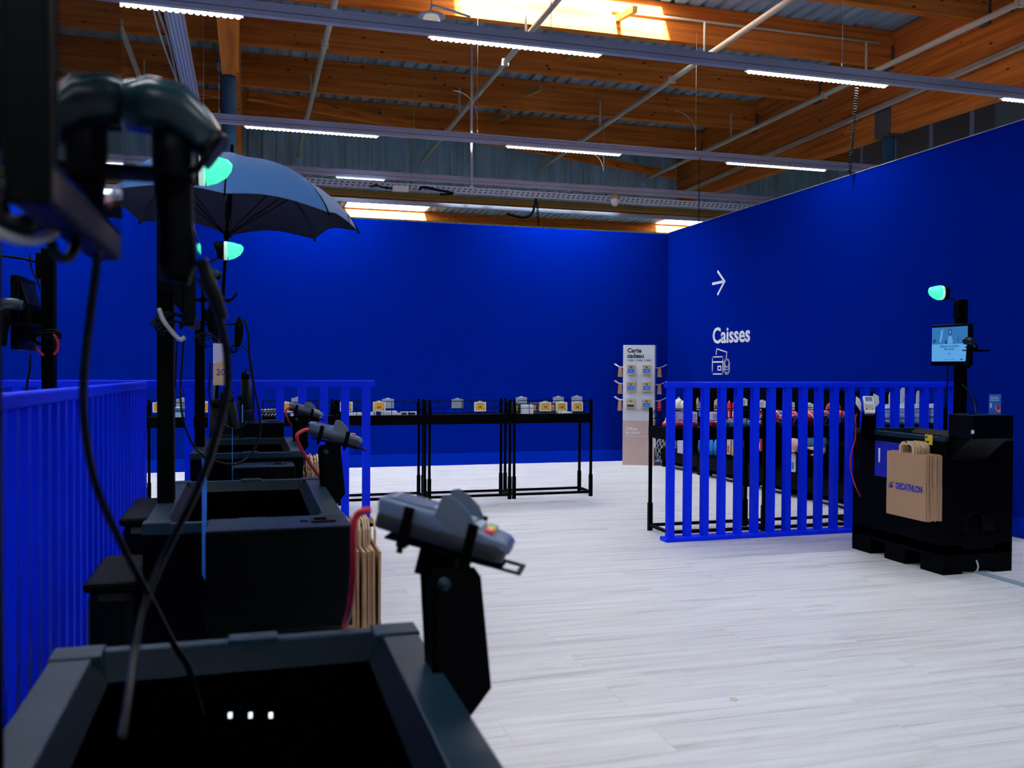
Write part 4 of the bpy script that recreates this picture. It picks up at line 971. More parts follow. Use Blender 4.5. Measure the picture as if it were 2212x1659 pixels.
# ------------------------------------------------------------------ paper bags
def bag_proto(s, front):
    t = thing('paper_bag', 'proto', 'paper bag', (0,0,0))
    th = 0.0040
    y0, y1 = 0.0, 0.385; zb, zt_ = 0.37, 0.815
    b = MB(); b.box(-th, th, y0, y1, zb, zt_).box(-th-0.0010, th+0.0010, y0-0.001, y1+0.001, zb+0.002, 0.595)
    b.build('body', M['kraft'], t, flip=s)
    c = 0.19; h = MB(); hw = 0.075; hz = 0.893
    pts = [(c-hw,0.80),(c-hw,hz-0.03),(c-hw+0.03,hz),(c+hw-0.03,hz),(c+hw,hz-0.03),(c+hw,0.80),(c+hw-0.02,0.80),(c+hw-0.02,hz-0.035),(c+hw-0.038,hz-0.018),(c-hw+0.038,hz-0.018),(c-hw+0.02,hz-0.035),(c-hw+0.02,0.80)]
    qs = [((c-hw,0.80),(c-hw+0.02,0.80),(c-hw+0.02,hz-0.035),(c-hw,hz-0.03)), ((c-hw,hz-0.03),(c-hw+0.02,hz-0.035),(c-hw+0.038,hz-0.018),(c-hw+0.03,hz)), ((c-hw+0.03,hz),(c-hw+0.038,hz-0.018),(c+hw-0.038,hz-0.018),(c+hw-0.03,hz)), ((c+hw-0.03,hz),(c+hw-0.038,hz-0.018),(c+hw-0.02,hz-0.035),(c+hw,hz-0.03)), ((c+hw,hz-0.03),(c+hw-0.02,hz-0.035),(c+hw-0.02,0.80),(c+hw,0.80))]
    for q in qs: h.prism(q, (-0.0028,0,0), (0,1,0), (0,0,1), (0.0056,0,0))
    h.build('handle', M['kraft_edge'], t, flip=s)
    return t
def bag_stack(k, s, n, x0, pitch, where, y_off, logo=False):
    rnd = random.Random(int(k[1]*10)); p = None
    grp = 'flat paper bags hanging on '+where
    for i in range(n):
        x = x0+pitch*i
        lb = 'brown paper bag inside the stack hanging on '+where
        if i == n-1: lb = 'outermost brown paper bag on '+where
        if i == 0: lb = 'innermost brown paper bag on '+where
        loc = (k[0]+s*x, k[1]+y_off+rnd.uniform(-0.004,0.004), rnd.uniform(-0.006,0.006))
        if p is None: p = bag_proto(s, False); p.location = loc; q = p; p['label'] = lb; p['group'] = grp
        else: q = dup(p, loc, label=lb, group=grp)
        q.rotation_euler = (rnd.uniform(-.004,.004), rnd.uniform(-.01,.01), rnd.uniform(-.012,.012))
    return q
LOGO_X = 4.38
last = bag_stack(K4, -1, 17, 0.298, 0.0082, 'the numbered checkout', 0.01)
last['label'] = 'outermost paper bag with blue logo lettering, hanging on the numbered checkout'
last.rotation_euler = (0,0,0)
# logo on the outer bag (local frame of the bag)
xo = -0.0058
o = text('DECATHLON', 0.060, M['logo_blue'], last, (xo, 0.285, 0.560), (0,-1,0), (0,0,1), name='logo_lettering', bold=0.045, thick=0.0006)
ys = [v.co.y for v in o.data.vertices]; wd_ = max(ys)-min(ys)
for v in o.data.vertices: v.co.y = 0.288-(max(ys)-v.co.y)*(0.262/wd_)
mb = MB(); cy_, cz_ = 0.335, 0.580
el = lambda a, ra, rb, dy=0, dz=0: (cy_+dy-ra*math.cos(a), cz_+dz+rb*math.sin(a)+0.35*ra*math.cos(a))
for i in range(20):
    a0, a1 = 0.5+i*5.2/20, 0.5+(i+1)*5.2/20; w_ = 0.0035+0.003*math.sin(i/19*PI)
    mb.prism([el(a0,0.030,0.020), el(a1,0.030,0.020), el(a1,0.030-w_,0.020-w_), el(a0,0.030-w_,0.020-w_)], (xo,0,0), (0,1,0), (0,0,1), (0.0006,0,0))
mb.prism([(cy_+0.018,cz_-0.018),(cy_-0.004,cz_+0.020),(cy_-0.010,cz_-0.006),(cy_-0.014,cz_-0.001),(cy_-0.016,cz_-0.016),(cy_,cz_-0.021)], (xo,0,0), (0,1,0), (0,0,1), (0.0006,0,0))
mb.build('logo_emblem', M['logo_blue'], last)
bag_stack(K2, 1, 12, 0.300, 0.0088, 'the second checkout of the left row', 0.045)
bag_stack(K3, 1, 12, 0.300, 0.0088, 'the third checkout of the left row', 0.045)

# yellow label and printed leaflets
y0 = PX(2007, 950, 4.517)
t = thing('yellow_label', 'small yellow label at the top edge of the numbered checkout', 'label', (4.516, y0.y, y0.z))
MB().box(-0.003, 0.0, -0.035, 0.035, -0.035, 0.035).build('card', M['yellow'], t)
MB().box(-0.0036, -0.003, 0.012, 0.030, 0.010, 0.026).box(-0.0036, -0.003, -0.003, 0.006, -0.022, -0.006).build('print', M['ink'], t)
wl_ = PY(2101, 933, 4.868)
tag(MB().box(-0.012, 0.012, -0.0015, 0, -0.012, 0.012).build('sticker', M['white'], loc=(wl_.x, 4.868, wl_.z)), 'tiny white sticker on the printer box of the numbered checkout', 'sticker')
def leaflet(p, w, h, rz, lb, detail=False, ry=0):
    t = thing('leaflet', lb, 'leaflet', p, rz, group='blue printed leaflets')
    t.rotation_euler = (0, ry, rz)
    MB().box(-w/2, w/2, -0.001, 0.001, 0, h).build('sheet', M['sky_blue'], t)
    if detail:
        l_ = MB()
        for k in range(3): l_.box(-w/2+0.012, w/2-0.03+0.006*k, -0.0016, -0.001, h-0.022-k*0.011, h-0.018-k*0.011)
        l_.box(-w/2+0.008, -w/2+0.03, -0.0016, -0.001, 0.045, 0.075)
        l_.build('text_lines', M['sign_white'], t)
        MB().box(0.0, w/2-0.005, -0.0016, -0.001, 0.012, 0.055).build('picture', M['ball'], t)
    return t
lp = PY(2149, 898, 5.02)
leaflet((lp.x, 5.02, 1.095), 0.135, 0.135, 0.25, 'blue leaflet with a small photo standing behind the printer box of the numbered checkout', True)
leaflet((K2[0]-0.114, K2[1]-0.13, 0.80), 0.10, 0.33, 1.72, 'blue leaflet seen edge-on beside the printer box of the second checkout')
leaflet((K3[0]-0.075, K3[1]-0.13, 0.80), 0.10, 0.27, 1.60, 'blue leaflet seen edge-on beside the printer box of the third checkout')
leaflet((-0.04, 6.30, 1.02), 0.09, 0.12, 1.5, 'pale blue leaflet leaning on the small cabinet behind the third checkout', ry=0)

# black bins on the left of crate 2
def bin_(x0, x1, y0, y1, z, lb):
    t = thing('plastic_bin', lb, 'bin', ((x0+x1)/2, (y0+y1)/2, 0), group='black plastic bins left of the second checkout')
    w, h = (x1-x0)/2, (y1-y0)/2
    b = MB(); b.box(-w, w, -h, h, 0, z-0.03); b.build('body', M['black_plastic'], t, bevel=0.03)
    r = MB(); r.box(-w-0.008, w+0.004, -h-0.008, h+0.008, z-0.035, z-0.005); r.build('lid', M['black'], t, bevel=0.012)
bin_(PZ(203,1240,0.78).x, -0.305, 2.76, 3.14, 0.79, 'nearer black plastic bin between the left barrier and second checkout')
bin_(PZ(268,1112,0.88).x, -0.305, 3.30, 3.78, 0.885, 'farther, taller black plastic bin beside the second checkout')
# small cabinet behind crate 3
t = thing('small_cabinet', 'small black cabinet behind the third checkout, before the blue barrier', 'cabinet', (0.10, 6.36, 0))
MB().box(-0.125, 0.125, -0.19, 0.19, 0, 1.025).build('body', M['black_plastic'], t, bevel=0.005)
MB().box(0.02, 0.085, -0.05, 0.05, 1.025, 1.033).build('ticket_slot_frame', M['black_rim'], t, bevel=0.002)
MB().box(0.115, 0.127, -0.12, 0.12, 0.5, 0.9).build('door', M['black_rim'], t, bevel=0.002)

# ------------------------------------------------------------------ umbrella
ub = Vector((-0.215, 6.42, 0.0))
apx = PY(500, 340, 6.42)
t = thing('open_umbrella', 'large open grey-blue umbrella displayed above the checkouts', 'umbrella', apx)
axis = Vector((0.06, 0.0, 1.0)).normalized()
q = Vector((0,0,1)).rotation_difference(axis); t.rotation_mode = 'QUATERNION'; t.rotation_quaternion = q
R_, hgt = 0.865, 0.40
def dome(mb, off, seg_n=8, sub=10, rings=12, dz=0.0, rot=0.0):
    vs = [(0,0,dz)]; fs = []; nseg = seg_n*sub
    for j in range(1, rings+1):
        f = j/rings
        for k in range(nseg):
            u = (k % sub)/sub; a = 2*PI*k/nseg+rot
            sag = math.sin(PI*u)
            # between ribs the cloth edge is drawn in and hangs as a chord arch
            rad = R_*math.sin(f*1.28)/math.sin(1.28)
            rad *= 1-0.115*sag*f**1.2
            zz = -hgt*(1-math.cos(f*1.28))/(1-math.cos(1.28))
            zz += 0.045*sag*f**4 - 0.015*sag*math.sin(PI*f)
            vs.append((rad*math.cos(a), rad*math.sin(a), zz+dz))
    for k in range(nseg): fs.append((0, 1+k, 1+(k+1) % nseg))
    for j in range(rings-1):
        for k in range(nseg):
            k2 = (k+1) % nseg
            fs.append((1+j*nseg+k, 1+(j+1)*nseg+k, 1+(j+1)*nseg+k2, 1+j*nseg+k2))
    mb._add(vs, fs, True)
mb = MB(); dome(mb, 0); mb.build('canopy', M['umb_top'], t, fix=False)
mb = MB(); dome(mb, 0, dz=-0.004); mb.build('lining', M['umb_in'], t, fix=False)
for k in range(8):
    a = 2*PI*k/8
    pts = []
    for j in range(0, 13):
        f = j/12; rad = R_*math.sin(f*1.28)/math.sin(1.28)*1.01; zz = -hgt*(1-math.cos(f*1.28))/(1-math.cos(1.28))-0.010
        pts.append((rad*math.cos(a), rad*math.sin(a), zz))
    r_ = MB().tube(pts, 0.0045, 6).build('rib', M['black'], t)
    pm = Vector(pts[6]); MB().tube([pm, (0.012*math.cos(a), 0.012*math.sin(a), -0.52)], 0.0035, 6).build('strut', M['black'], r_)
    e = Vector(pts[-1]); MB().sphere((e.x, e.y, e.z), 0.011, 8, 6).build('tip', M['black'], r_)
MB().tube([(0,0,0.02), (0,0,-1.92)], 0.0115, 12).tube([(0,0,-0.30),(0,0,-0.42)], 0.02, 12).tube([(0,0,-0.50),(0,0,-0.55)], 0.018, 12).build('shaft', M['black'], t)
MB().tube([(0,0,0),(0,0,0.085)], 0.012, 10).build('ferrule', M['black'], t)
a_ = 2*PI*0/8-0.25
MB().bar((0.80*math.cos(a_), 0.80*math.sin(a_), -0.33), (0.84*math.cos(a_), 0.84*math.sin(a_), -0.50), 0.02, 0.003).build('closing_strap', M['black'], t)
# stand
t = thing('umbrella_stand', 'umbrella display stand with a green-grey post behind the third checkout', 'stand', (-0.215, 6.36, 0))
MB().box(-0.17, 0.17, -0.17, 0.17, 0, 0.02).build('base_plate', M['black'], t)
MB().box(-0.018, 0.012, 0.055, 0.085, 0.02, 1.30).build('post', M['green_steel'], t)
rg = MB()
for zz in (0.35, 0.78):
    rg.tube([(0.15*math.cos(a*PI/12), 0.15*math.sin(a*PI/12), zz) for a in range(25)], 0.006, 6)
for a in range(8): rg.tube([(0.15*math.cos(a*PI/4), 0.15*math.sin(a*PI/4), 0.02), (0.15*math.cos(a*PI/4), 0.15*math.sin(a*PI/4), 0.78)], 0.004, 6)
rg.build('basket', M['black'], t)
def folded(bx, top, q, r=0.034):
    b0 = Vector(bx); t0 = Vector(top)
    u = thing('folded_umbrella', 'black folded umbrella in its sleeve, '+q, 'umbrella', b0, group='folded umbrellas in the display stand')
    L_ = t0-b0
    MB().tube([(0,0,0), L_*0.25, L_*0.85], r, 12).build('sleeve', M['sleeve'], u)
    MB().loft([L_*0.0, L_*0.12, L_*0.30, L_*0.34], [0.02, r*1.25, r*1.3, r*1.05], 12, up=(0,1,0)).build('wrap', M['sleeve_wrap'], u)
    MB().tube([L_*0.85, L_*0.97], r*0.8, 12).build('handle', M['black_plastic'], u)
    MB().tube([L_*0.97, L_*0.97+Vector((0.012,0,0.03)), L_*0.97+Vector((0.03,0,0.0))], 0.0025, 6, smooth=4).build('loop', M['cable'], u)
folded((-0.22, 6.22, 0.72), PY(466, 858, 6.22), 'leaning furthest left in the stand')
folded((-0.13, 6.24, 0.80), PY(484, 842, 6.24), 'upright in the middle of the stand')
folded((-0.05, 6.24, 0.80), PY(494, 848, 6.22), 'leaning right against the middle one', 0.03)
folded((-0.02, 6.52, 0.90), PY(521, 850, 6.52), 'behind the small cabinet', 0.03)
folded((0.0, 6.50, 0.96), PY(529, 800, 6.50), 'tallest, standing behind the small cabinet', 0.034)
# price sign 20
ps = PY(474, 832, 6.30)
t = thing('price_sign', 'hanging price sign marked 20, white above and kraft below', 'sign', (ps.x, 6.30, ps.z))
MB().box(-0.040, 0.038, 0, 0.003, 0.14, 0.275).build('white_panel', M['lav_light'], t)
MB().prism([(-0.040,0),(0.038,0),(0.038,0.165),(-0.040,0.135)], (0,-0.001,0), (1,0,0), (0,0,1), (0,0.004,0)).build('kraft_panel', M['kraft_light'], t)
text("20'", 0.06, M['logo_blue'], t, (-0.022, -0.0016, 0.065), (1,0,0), (0,0,1), name='lettering', thick=0.0008)

# ------------------------------------------------------------------ display tables
def table(x0, x1, y0, y1, lb, grp, ztray=(0.805, 0.905), zp=1.06):
    t = thing('display_table', lb, 'display table', ((x0+x1)/2, (y0+y1)/2, 0), group=grp)
    w, h = (x1-x0)/2, (y1-y0)/2; pr = 0.0125
    for sx in (-1, 1):
        for sy in (-1, 1):
            x, y = sx*(w-pr), sy*(h-pr)
            l = MB().box(x-pr, x+pr, y-pr, y+pr, 0, zp).build('leg', M['black'], t)
            MB().box(x-pr-0.005, x+pr+0.005, y-pr-0.005, y+pr+0.005, 0.0, 0.24).build('foot_sleeve', M['black'], l)
    b = MB()
    b.box(-w+2*pr, w-2*pr, -h, -h+2*pr, 0.035, 0.06).box(-w+2*pr, w-2*pr, h-2*pr, h, 0.035, 0.06)
    b.box(-w, -w+2*pr, -h+2*pr, h-2*pr, 0.035, 0.06).box(w-2*pr, w, -h+2*pr, h-2*pr, 0.035, 0.06)
    b.build('foot_frame', M['black'], t)
    z0, z1 = ztray
    MB().box(-w, w, -h-0.004, -h+0.012, z0, z1).box(-w, w, h-0.012, h+0.004, z0, z1).box(-w-0.001, -w+0.012, -h, h, z0, z1).box(w-0.012, w+0.001, -h, h, z0, z1).box(-w+0.012, w-0.012, -h+0.012, h-0.012, z1-0.02, z1-0.008).build('tray', M['black'], t)
    g_ = MB(); zg = 1.045
    for sy in (-1, 1):
        y = sy*(h-0.012)
        g_.tube([(-w+0.03,y,z1), (-w+0.03,y,zg-0.04), (-w+0.06,y,zg), (w-0.06,y,zg), (w-0.03,y,zg-0.04), (w-0.03,y,z1)], 0.004, 6)
        g_.tube([(-w+0.03,y,0.965),(w-0.03,y,0.965)], 0.003, 6)
        for k in range(1, 5): g_.tube([(-w+2*w*k/5,y,z1),(-w+2*w*k/5,y,zg)], 0.003, 6)
    for sx in (-1, 1):
        x = sx*(w-0.02)
        for zz in (zg-0.01, 0.965): g_.tube([(x,-h+0.02,zz),(x,h-0.02,zz)], 0.003, 6)
        g_.tube([(x,0,z1),(x,0,zg)], 0.003, 6)
    g_.build('wire_guard', M['black'], t)
    return t
TY0, TY1 = 9.27, 9.65
G_T = 'black display tables before the rear partition'
edges = [3.61, 2.69, 1.775, 0.86, -0.055, -0.97, -1.88]
nm = ['rightmost black display table before the rear partition', 'second black display table from the right, before the rear partition', 'black display table with the 6€ tag, partly behind the barrier', 'black display table behind the end of the blue barrier', 'black display table seen behind the checkout poles', 'leftmost visible black display table behind the left barrier']
for i in range(6):
    table(edges[i+1]+0.012, edges[i]-0.012, TY0, TY1, nm[i], G_T)
RY0, RY1 = 6.795, 7.19
G_T2 = 'black display tables behind the right barrier'
nm2 = ['black display table at the left end, behind the right barrier', 'middle black display table behind the right barrier', 'black display table behind the numbered checkout']
re_ = [3.30, 4.22, 5.15, 6.07]
for i in range(3): table(re_[i]+0.008, re_[i+1]-0.008, RY0, RY1, nm2[i], G_T2)

# electronic price tags
def price_tag(px, py, Y, txt, lb, w=0.128, h=0.098, back=False, rz=0.0, tilt=0.0, plain=False):
    p = PY(px, py, Y)
    t = thing('price_tag', lb, 'price tag', (p.x, Y, p.z), group='electronic price tags on the tables')
    t.rotation_euler = (tilt, 0, rz)
    MB().box(-w/2, w/2, -0.006, 0.006, -h/2, h/2).build('frame', M['tag_back'] if back else M['tag_white'], t, bevel=0.003)
    MB().box(-0.012, 0.012, -0.004, 0.008, h/2, h/2+0.012).box(-0.03, -0.018, -0.004, 0.008, h/2, h/2+0.007).box(0.018, 0.03, -0.004, 0.008, h/2, h/2+0.007).build('clip', M['tag_white'], t)
    if not back:
        s_ = MB().box(-w/2+0.013, w/2-0.013, -0.0066, -0.006, -h/2+0.012, h/2-0.012).build('display', M['tag_back'] if plain else M['tag_yel'], t)
        if txt: text(txt, 0.036, M['ink'], s_, (0.0, -0.0072, -0.018), (1,0,0), (0,0,1), name='price', align='CENTER', bold=0.02, thick=0.0006)
        if not plain:
            MB().box(w/2-0.028, w/2-0.017, -0.0072, -0.0066, -h/2+0.015, -h/2+0.026).box(-0.035, 0.035, -0.0072, -0.0066, h/2-0.022, h/2-0.019).build('print', M['ink'], s_)
    return t
YT = TY0-0.005
for px, txt, q in ((819,'6€','reading 6€, right of the barrier end'), (1037,'5€','reading 5€ on the second table'), (1178,'7€','reading 7€, left of three on the rightmost table'), (1213,'10€','reading 10€, middle of three on the rightmost table'), (1247,'3€','reading 3€, right of three on the rightmost table'),
                  (748,'','mostly hidden behind the end barrier slats'), (618,'','half hidden behind a barrier slat near the small terminal'), (345,'','at the left, beside the tall dark pole'), (446,'','hidden behind the pole of the third checkout')):
    price_tag(px, 878.5 if px > 700 else 880, YT, txt, ('yellow-screened white price tag, '+q).replace('on the rightmost table', 'on the right table'))
for px, py, q in ((838,872,'just beyond the barrier end'), (988,872,'alone on the second table from the right'), (1126,868,'left on the rightmost table'), (1206,867,'near the middle of the rightmost table'), (1246,866,'at the right corner of the rightmost table'), (643,870,'above the small card terminal'), (395,872,'between two poles at left')):
    price_tag(px, py, TY1-0.02, '', 'grey rear side of a price tag, '+q, back=True)

# products on the rear tables
ZT = 0.897
def pbox(x0, x1, y0, y1, z0, z1, m, name, lb, cat, grp=None, bevel=0.004, extra=None):
    t = thing(name, lb, cat, ((x0+x1)/2, (y0+y1)/2, z0), group=grp)
    w, h, d_ = (x1-x0)/2, (y1-y0)/2, z1-z0
    MB().box(-w, w, -h, h, 0, d_).build('pack', m, t, bevel=bevel)
    if extra:
        for (a, b, c, e, mm, nn) in extra:   # fractions of front face
            MB().box(-w+2*w*a, -w+2*w*b, -h-0.001, -h, d_*c, d_*e).build(nn, mm, t)
    return t
G1 = 'white trays on the third table'
for i, (px0, px1, zz) in enumerate(((752,800,0.03),(835,880,0.045),(885,900,0.02),(928,962,0.035),(965,1018,0.028))):
    pass
def at(px, Y=9.4): return PY(px, 890, Y).x
trays = [(751,782,0.03,'left, behind the last barrier slat'),(793,812,0.035,'left of the 6€ tag'),(826,856,0.045,'right of the 6€ tag'),(858,892,0.022,'at the table end')]
for a_, b_, hh, q in trays:
    x0, x1 = at(a_), at(b_)
    t = thing('white_tray', 'low white plastic tray '+q, 'tray', ((x0+x1)/2, 9.42, ZT), random.uniform(-.1,.1), group=G1)
    w = (x1-x0)/2
    MB().box(-w, w, -0.07, 0.07, 0, 0.008).box(-w, w, -0.07, -0.062, 0, hh).box(-w, w, 0.062, 0.07, 0, hh).box(-w, -w+0.008, -0.07, 0.07, 0, hh).box(w-0.008, w, -0.07, 0.07, 0, hh).build('shell', M['white'], t)
for a_, b_, q in ((863,878,'first'),(876,898,'second')):
    x0, x1 = at(a_), at(b_)
    pbox(x0, x1, 9.34, 9.36, ZT, ZT+0.04, M['card_white'], 'picture_holder', 'small dark-centred white holder at the table end, %s of two' % q, 'frame', 'small white frames on the third table', extra=[(0.15,0.85,0.2,0.8,M['ink'],'inset')])
# rightmost table: teal boxes with orange squares, a white box
G2 = 'dark teal boxes on the rightmost table'
for a_, q in ((1112,'left end'),(1130,'behind the white box'),(1152,'beside the white box'),(1165,'left of the 7€ tag'),(1192,'between the 7€ and 10€ tags'),(1204,'behind the 10€ tag')):
    x0 = at(a_, 9.5); pbox(x0-0.035, x0+0.035, 9.47, 9.57, ZT, ZT+0.115, M['teal'], 'teal_box', 'dark teal box with an orange square, '+q, 'box', G2, extra=[(0.25,0.8,0.3,0.8,M['orange'],'label_patch')])
x0, x1 = at(1126), at(1150)
pbox(x0, x1, 9.36, 9.43, ZT, ZT+0.10, M['card_white'], 'white_box', 'plain white box standing on the rightmost display table', 'box')
x0, x1 = at(1205), at(1234)
pbox(x0, x1, 9.36, 9.45, ZT, ZT+0.02, M['white'], 'white_packet', 'flat white packet lying behind the 10€ tag', 'packet')
# striped and blue packs at left
t = thing('striped_bundle', 'black and white striped bundle on the table behind the barrier slats', 'bundle', (at(582), 9.42, ZT))
MB().loft([(-0.16,0,0.02),(-0.1,0,0.035),(0.05,0,0.04),(0.14,0,0.02)], [(0.06,0.02),(0.08,0.035),(0.08,0.04),(0.05,0.02)], 16, up=(0,0,1)).build('roll', M['ink'], t)
st = MB()
for k in range(9): st.tube([(-0.14+k*0.03, -0.078, 0.01), (-0.11+k*0.03, -0.07, 0.04), (-0.10+k*0.03, -0.03, 0.075)], 0.0045, 5, smooth=3)
st.build('stripes', M['white'], t)
x0, x1 = at(376), at(408)
pbox(x0, x1, 9.38, 9.45, ZT, ZT+0.10, M['pale_turq'], 'blue_pack', 'pale blue printed pack on the table seen between two poles', 'pack', extra=[(0.1,0.9,0.5,0.9,M['steel_blue'],'print')])
x0, x1 = at(628), at(660)
pbox(x0, x1, 9.36, 9.44, ZT, ZT+0.03, M['white'], 'white_packet', 'white crumpled packet near the small card terminal', 'packet', extra=[(0.2,0.8,0.2,0.7,M['ink'],'print')])

# products on the right tables
YR = 7.0
def rx(px, Y=YR): return PY(px, 900, Y).x
G3 = 'pink dotted pouches on the right table'
for a_, q in ((1446,'leftmost'),(1466,'second from the left'),(1480,'third, behind a slat'),(1497,'fourth'),(1541,'wide one between slats')):
    t = thing('pink_pouch', 'shiny pink pouch with orange dots, '+q, 'pouch', (rx(a_, 6.95), 6.97, ZT), group=G3)
    MB().sphere((0,0,0.028), 0.055, 18, 10, (1.0 if a_ != 1541 else 1.3, 0.9, 0.6)).build('body', M['pink_dots'], t)
    MB().box(-0.004, 0.004, -0.02, 0.02, 0.058, 0.066).build('zip_tab', M['white'], t)
G4 = 'turquoise dotted pouches on the right table'
for a_, q in ((1580,'left of the two'),(1612,'right of the two')):
    t = thing('turquoise_pouch', 'pale turquoise pouch with dark dots, '+q, 'pouch', (rx(a_, 6.95), 6.97, ZT), group=G4)
    MB().sphere((0,0,0.03), 0.06, 18, 10, (1.2, 0.9, 0.62)).build('body', M['turq_dots'], t)
    MB().box(-0.004, 0.004, -0.02, 0.02, 0.062, 0.07).build('zip_tab', M['white'], t)
G5 = 'red and navy footballs on the right tables'
for a_, z_, Y_, q in ((1658,0,7.0,'leftmost beside the slat'),(1678,0,7.05,'second from left'),(1712,0,6.99,'third, dark with white letters'),(1748,0,7.02,'fourth'),(1775,0,6.98,'fifth'),(1800,0.075,7.09,'sitting high at the back'),(1815,0,6.97,'rightmost, low'),(1832,0,7.06,'half hidden at the right end')):
    t = thing('football', 'red and navy panelled football, '+q, 'ball', (rx(a_, Y_), Y_, ZT+0.0665+z_), group=G5)
    t.rotation_euler = (a_*0.7, a_*0.3, a_*1.1)
    MB().sphere((0,0,0), 0.065, 20, 14).build('skin', M['ball'], t)
    MB().lathe([(0.0,0.066),(0.012,0.0655),(0.014,0.0635)], n=12).build('badge', M['navy'], t)
G6 = 'lavender cartons on the right table'
for (a_, b_, z0, z1, mm, q) in ((1457,1482,0.0,0.13,'lavender','tall one behind the pink pouches'),(1481,1502,0.0,0.125,'lav_light','beside the tall one'),(1534,1555,0.0,0.12,'lav_light','with a white lid, behind a pink pouch'),(1676,1688,0.0,0.135,'lav_light','half hidden by a slat')):
    x0, x1 = rx(a_, 7.12), rx(b_, 7.12)
    pbox(x0, x1, 7.08, 7.17, ZT, ZT+z1, M[mm], 'lavender_carton', 'lavender carton '+q, 'carton', G6, extra=[(0.1,0.9,0.55,0.85,M['lavender' if mm != 'lavender' else 'lav_light'],'stripe')])
t = thing('white_pouch', 'white pouch with black script at the left end of the right table', 'pouch', (rx(1440), 7.0, ZT))
MB().loft([(0,0,0),(0.005,0,0.05),(0.015,0,0.10),(0.02,0,0.125)], [(0.03,0.02),(0.026,0.018),(0.014,0.01),(0.006,0.004)], 12, up=(0,1,0)).build('bag', M['cord_white'], t)
# white-blue packs at right, above the crate
G7 = 'white-blue stacked packs behind the numbered checkout'
for a_, q in ((1897,'leftmost'),(1926,'second'),(1957,'third'),(1988,'fourth'),(2017,'fifth'),(2040,'rightmost, partly hidden')):
    t = thing('ribbed_pack', 'white-blue ribbed pack on the table behind the numbered checkout, '+q, 'pack', (rx(a_, 7.08), 7.08, ZT), group=G7)
    MB().lathe([(0.0,0),(0.052,0),(0.055,0.03),(0.050,0.035),(0.055,0.04),(0.056,0.09),(0.051,0.095),(0.056,0.10),(0.058,0.17),(0.0,0.17)], n=20).build('cup', M['pack_blue'], t)
    MB().lathe([(0.0,0.17),(0.06,0.17),(0.06,0.178),(0.0,0.182)], n=20).build('lid', M['white'], t)
G8 = 'white display cards behind the numbered checkout'
for a_, ph, w_, q in ((1932,0.305,0.055,'slanted at the left'),(1958,0.345,0.06,'tallest'),(1986,0.30,0.03,'narrow at the right')):
    x_ = rx(a_, 7.16)
    t = thing('display_card', 'white display card rising from the packs, '+q, 'card', (x_, 7.17, ZT), group=G8)
    MB().prism([(-w_, 0.0), (w_, 0.0), (w_, ph), (-w_*0.6, ph), (-w_, ph-0.04)], (0,0,0), (1,0,0), (0,0,1), (0,0.004,0)).build('board', M['white'], t)
    MB().box(-w_*0.5, w_*0.4, -0.001, 0, ph-0.12, ph-0.115).box(-w_*0.5, w_*0.6, -0.001, 0, ph-0.135, ph-0.13).build('print', M['ink'], t)
t = thing('display_card', 'white display card fin left of the pale card terminal', 'card', (rx(1838, 7.16), 7.17, ZT), group=G8)
MB().prism([(-0.03,0.1),(0.035,0.0),(0.035,0.215),(-0.03,0.19)], (0,0,0), (1,0,0), (0,0,1), (0,0.004,0)).build('board', M['white'], t)

# ------------------------------------------------------------------ wall shelving along the right partition
XS0, XS1 = 5.66, 6.13
gy = [7.35, 8.49, 9.63, 10.77, 11.90]
zt_s = PX(1461, 847, XS1).z
G9 = 'black shelving units along the right partition'
gl = ['nearest the numbered checkout', 'second from the checkout', 'third from the checkout', 'farthest, beside the gift card stand']
for i in range(4):
    y0, y1 = gy[i], gy[i+1]-0.015
    t = thing('shelving_unit', 'black steel shelving unit against the right partition, '+gl[i], 'shelving', ((XS0+XS1)/2, (y0+y1)/2, 0), group=G9)
    w, h = (XS1-XS0)/2, (y1-y0)/2
    MB().box(w-0.02, w, -h, h, 0, 1.17).build('back_panel', M['black'], t)
    MB().box(w-0.06, w-0.02, -h, -h+0.04, 0, 1.17).build('upright', M['black'], t); MB().box(w-0.06, w-0.02, h-0.04, h, 0, 1.17).build('upright', M['black'], t)
    MB().box(-w, w-0.02, -h, h, 0.10, 0.26).box(-w+0.02, w-0.02, -h, -h+0.05, 0, 0.10).box(-w+0.02, w-0.02, h-0.05, h, 0, 0.10).build('base_shelf', M['black'], t)
    MB().box(-w+0.04, -w+0.06, -h+0.3, h-0.3, 0.03, 0.05).build('reflection_bar', M['galv'], t)  # silver bar added for the pale reflections under the shelving
    MB().box(w-0.30, w-0.02, -h+0.01, h-0.01, 0.60, 0.62).build('shelf', M['black'], t)
    rods = MB()
    for k in range(5):
        yy = -h+0.12+k*(2*h-0.24)/4
        for zz in (0.95, 0.52): rods.tube([(w-0.02, yy, zz), (w-0.30, yy, zz), (w-0.31, yy, zz+0.015)], 0.004, 6)
    rods.build('display_hooks', M['black'], t)
XH = 5.80
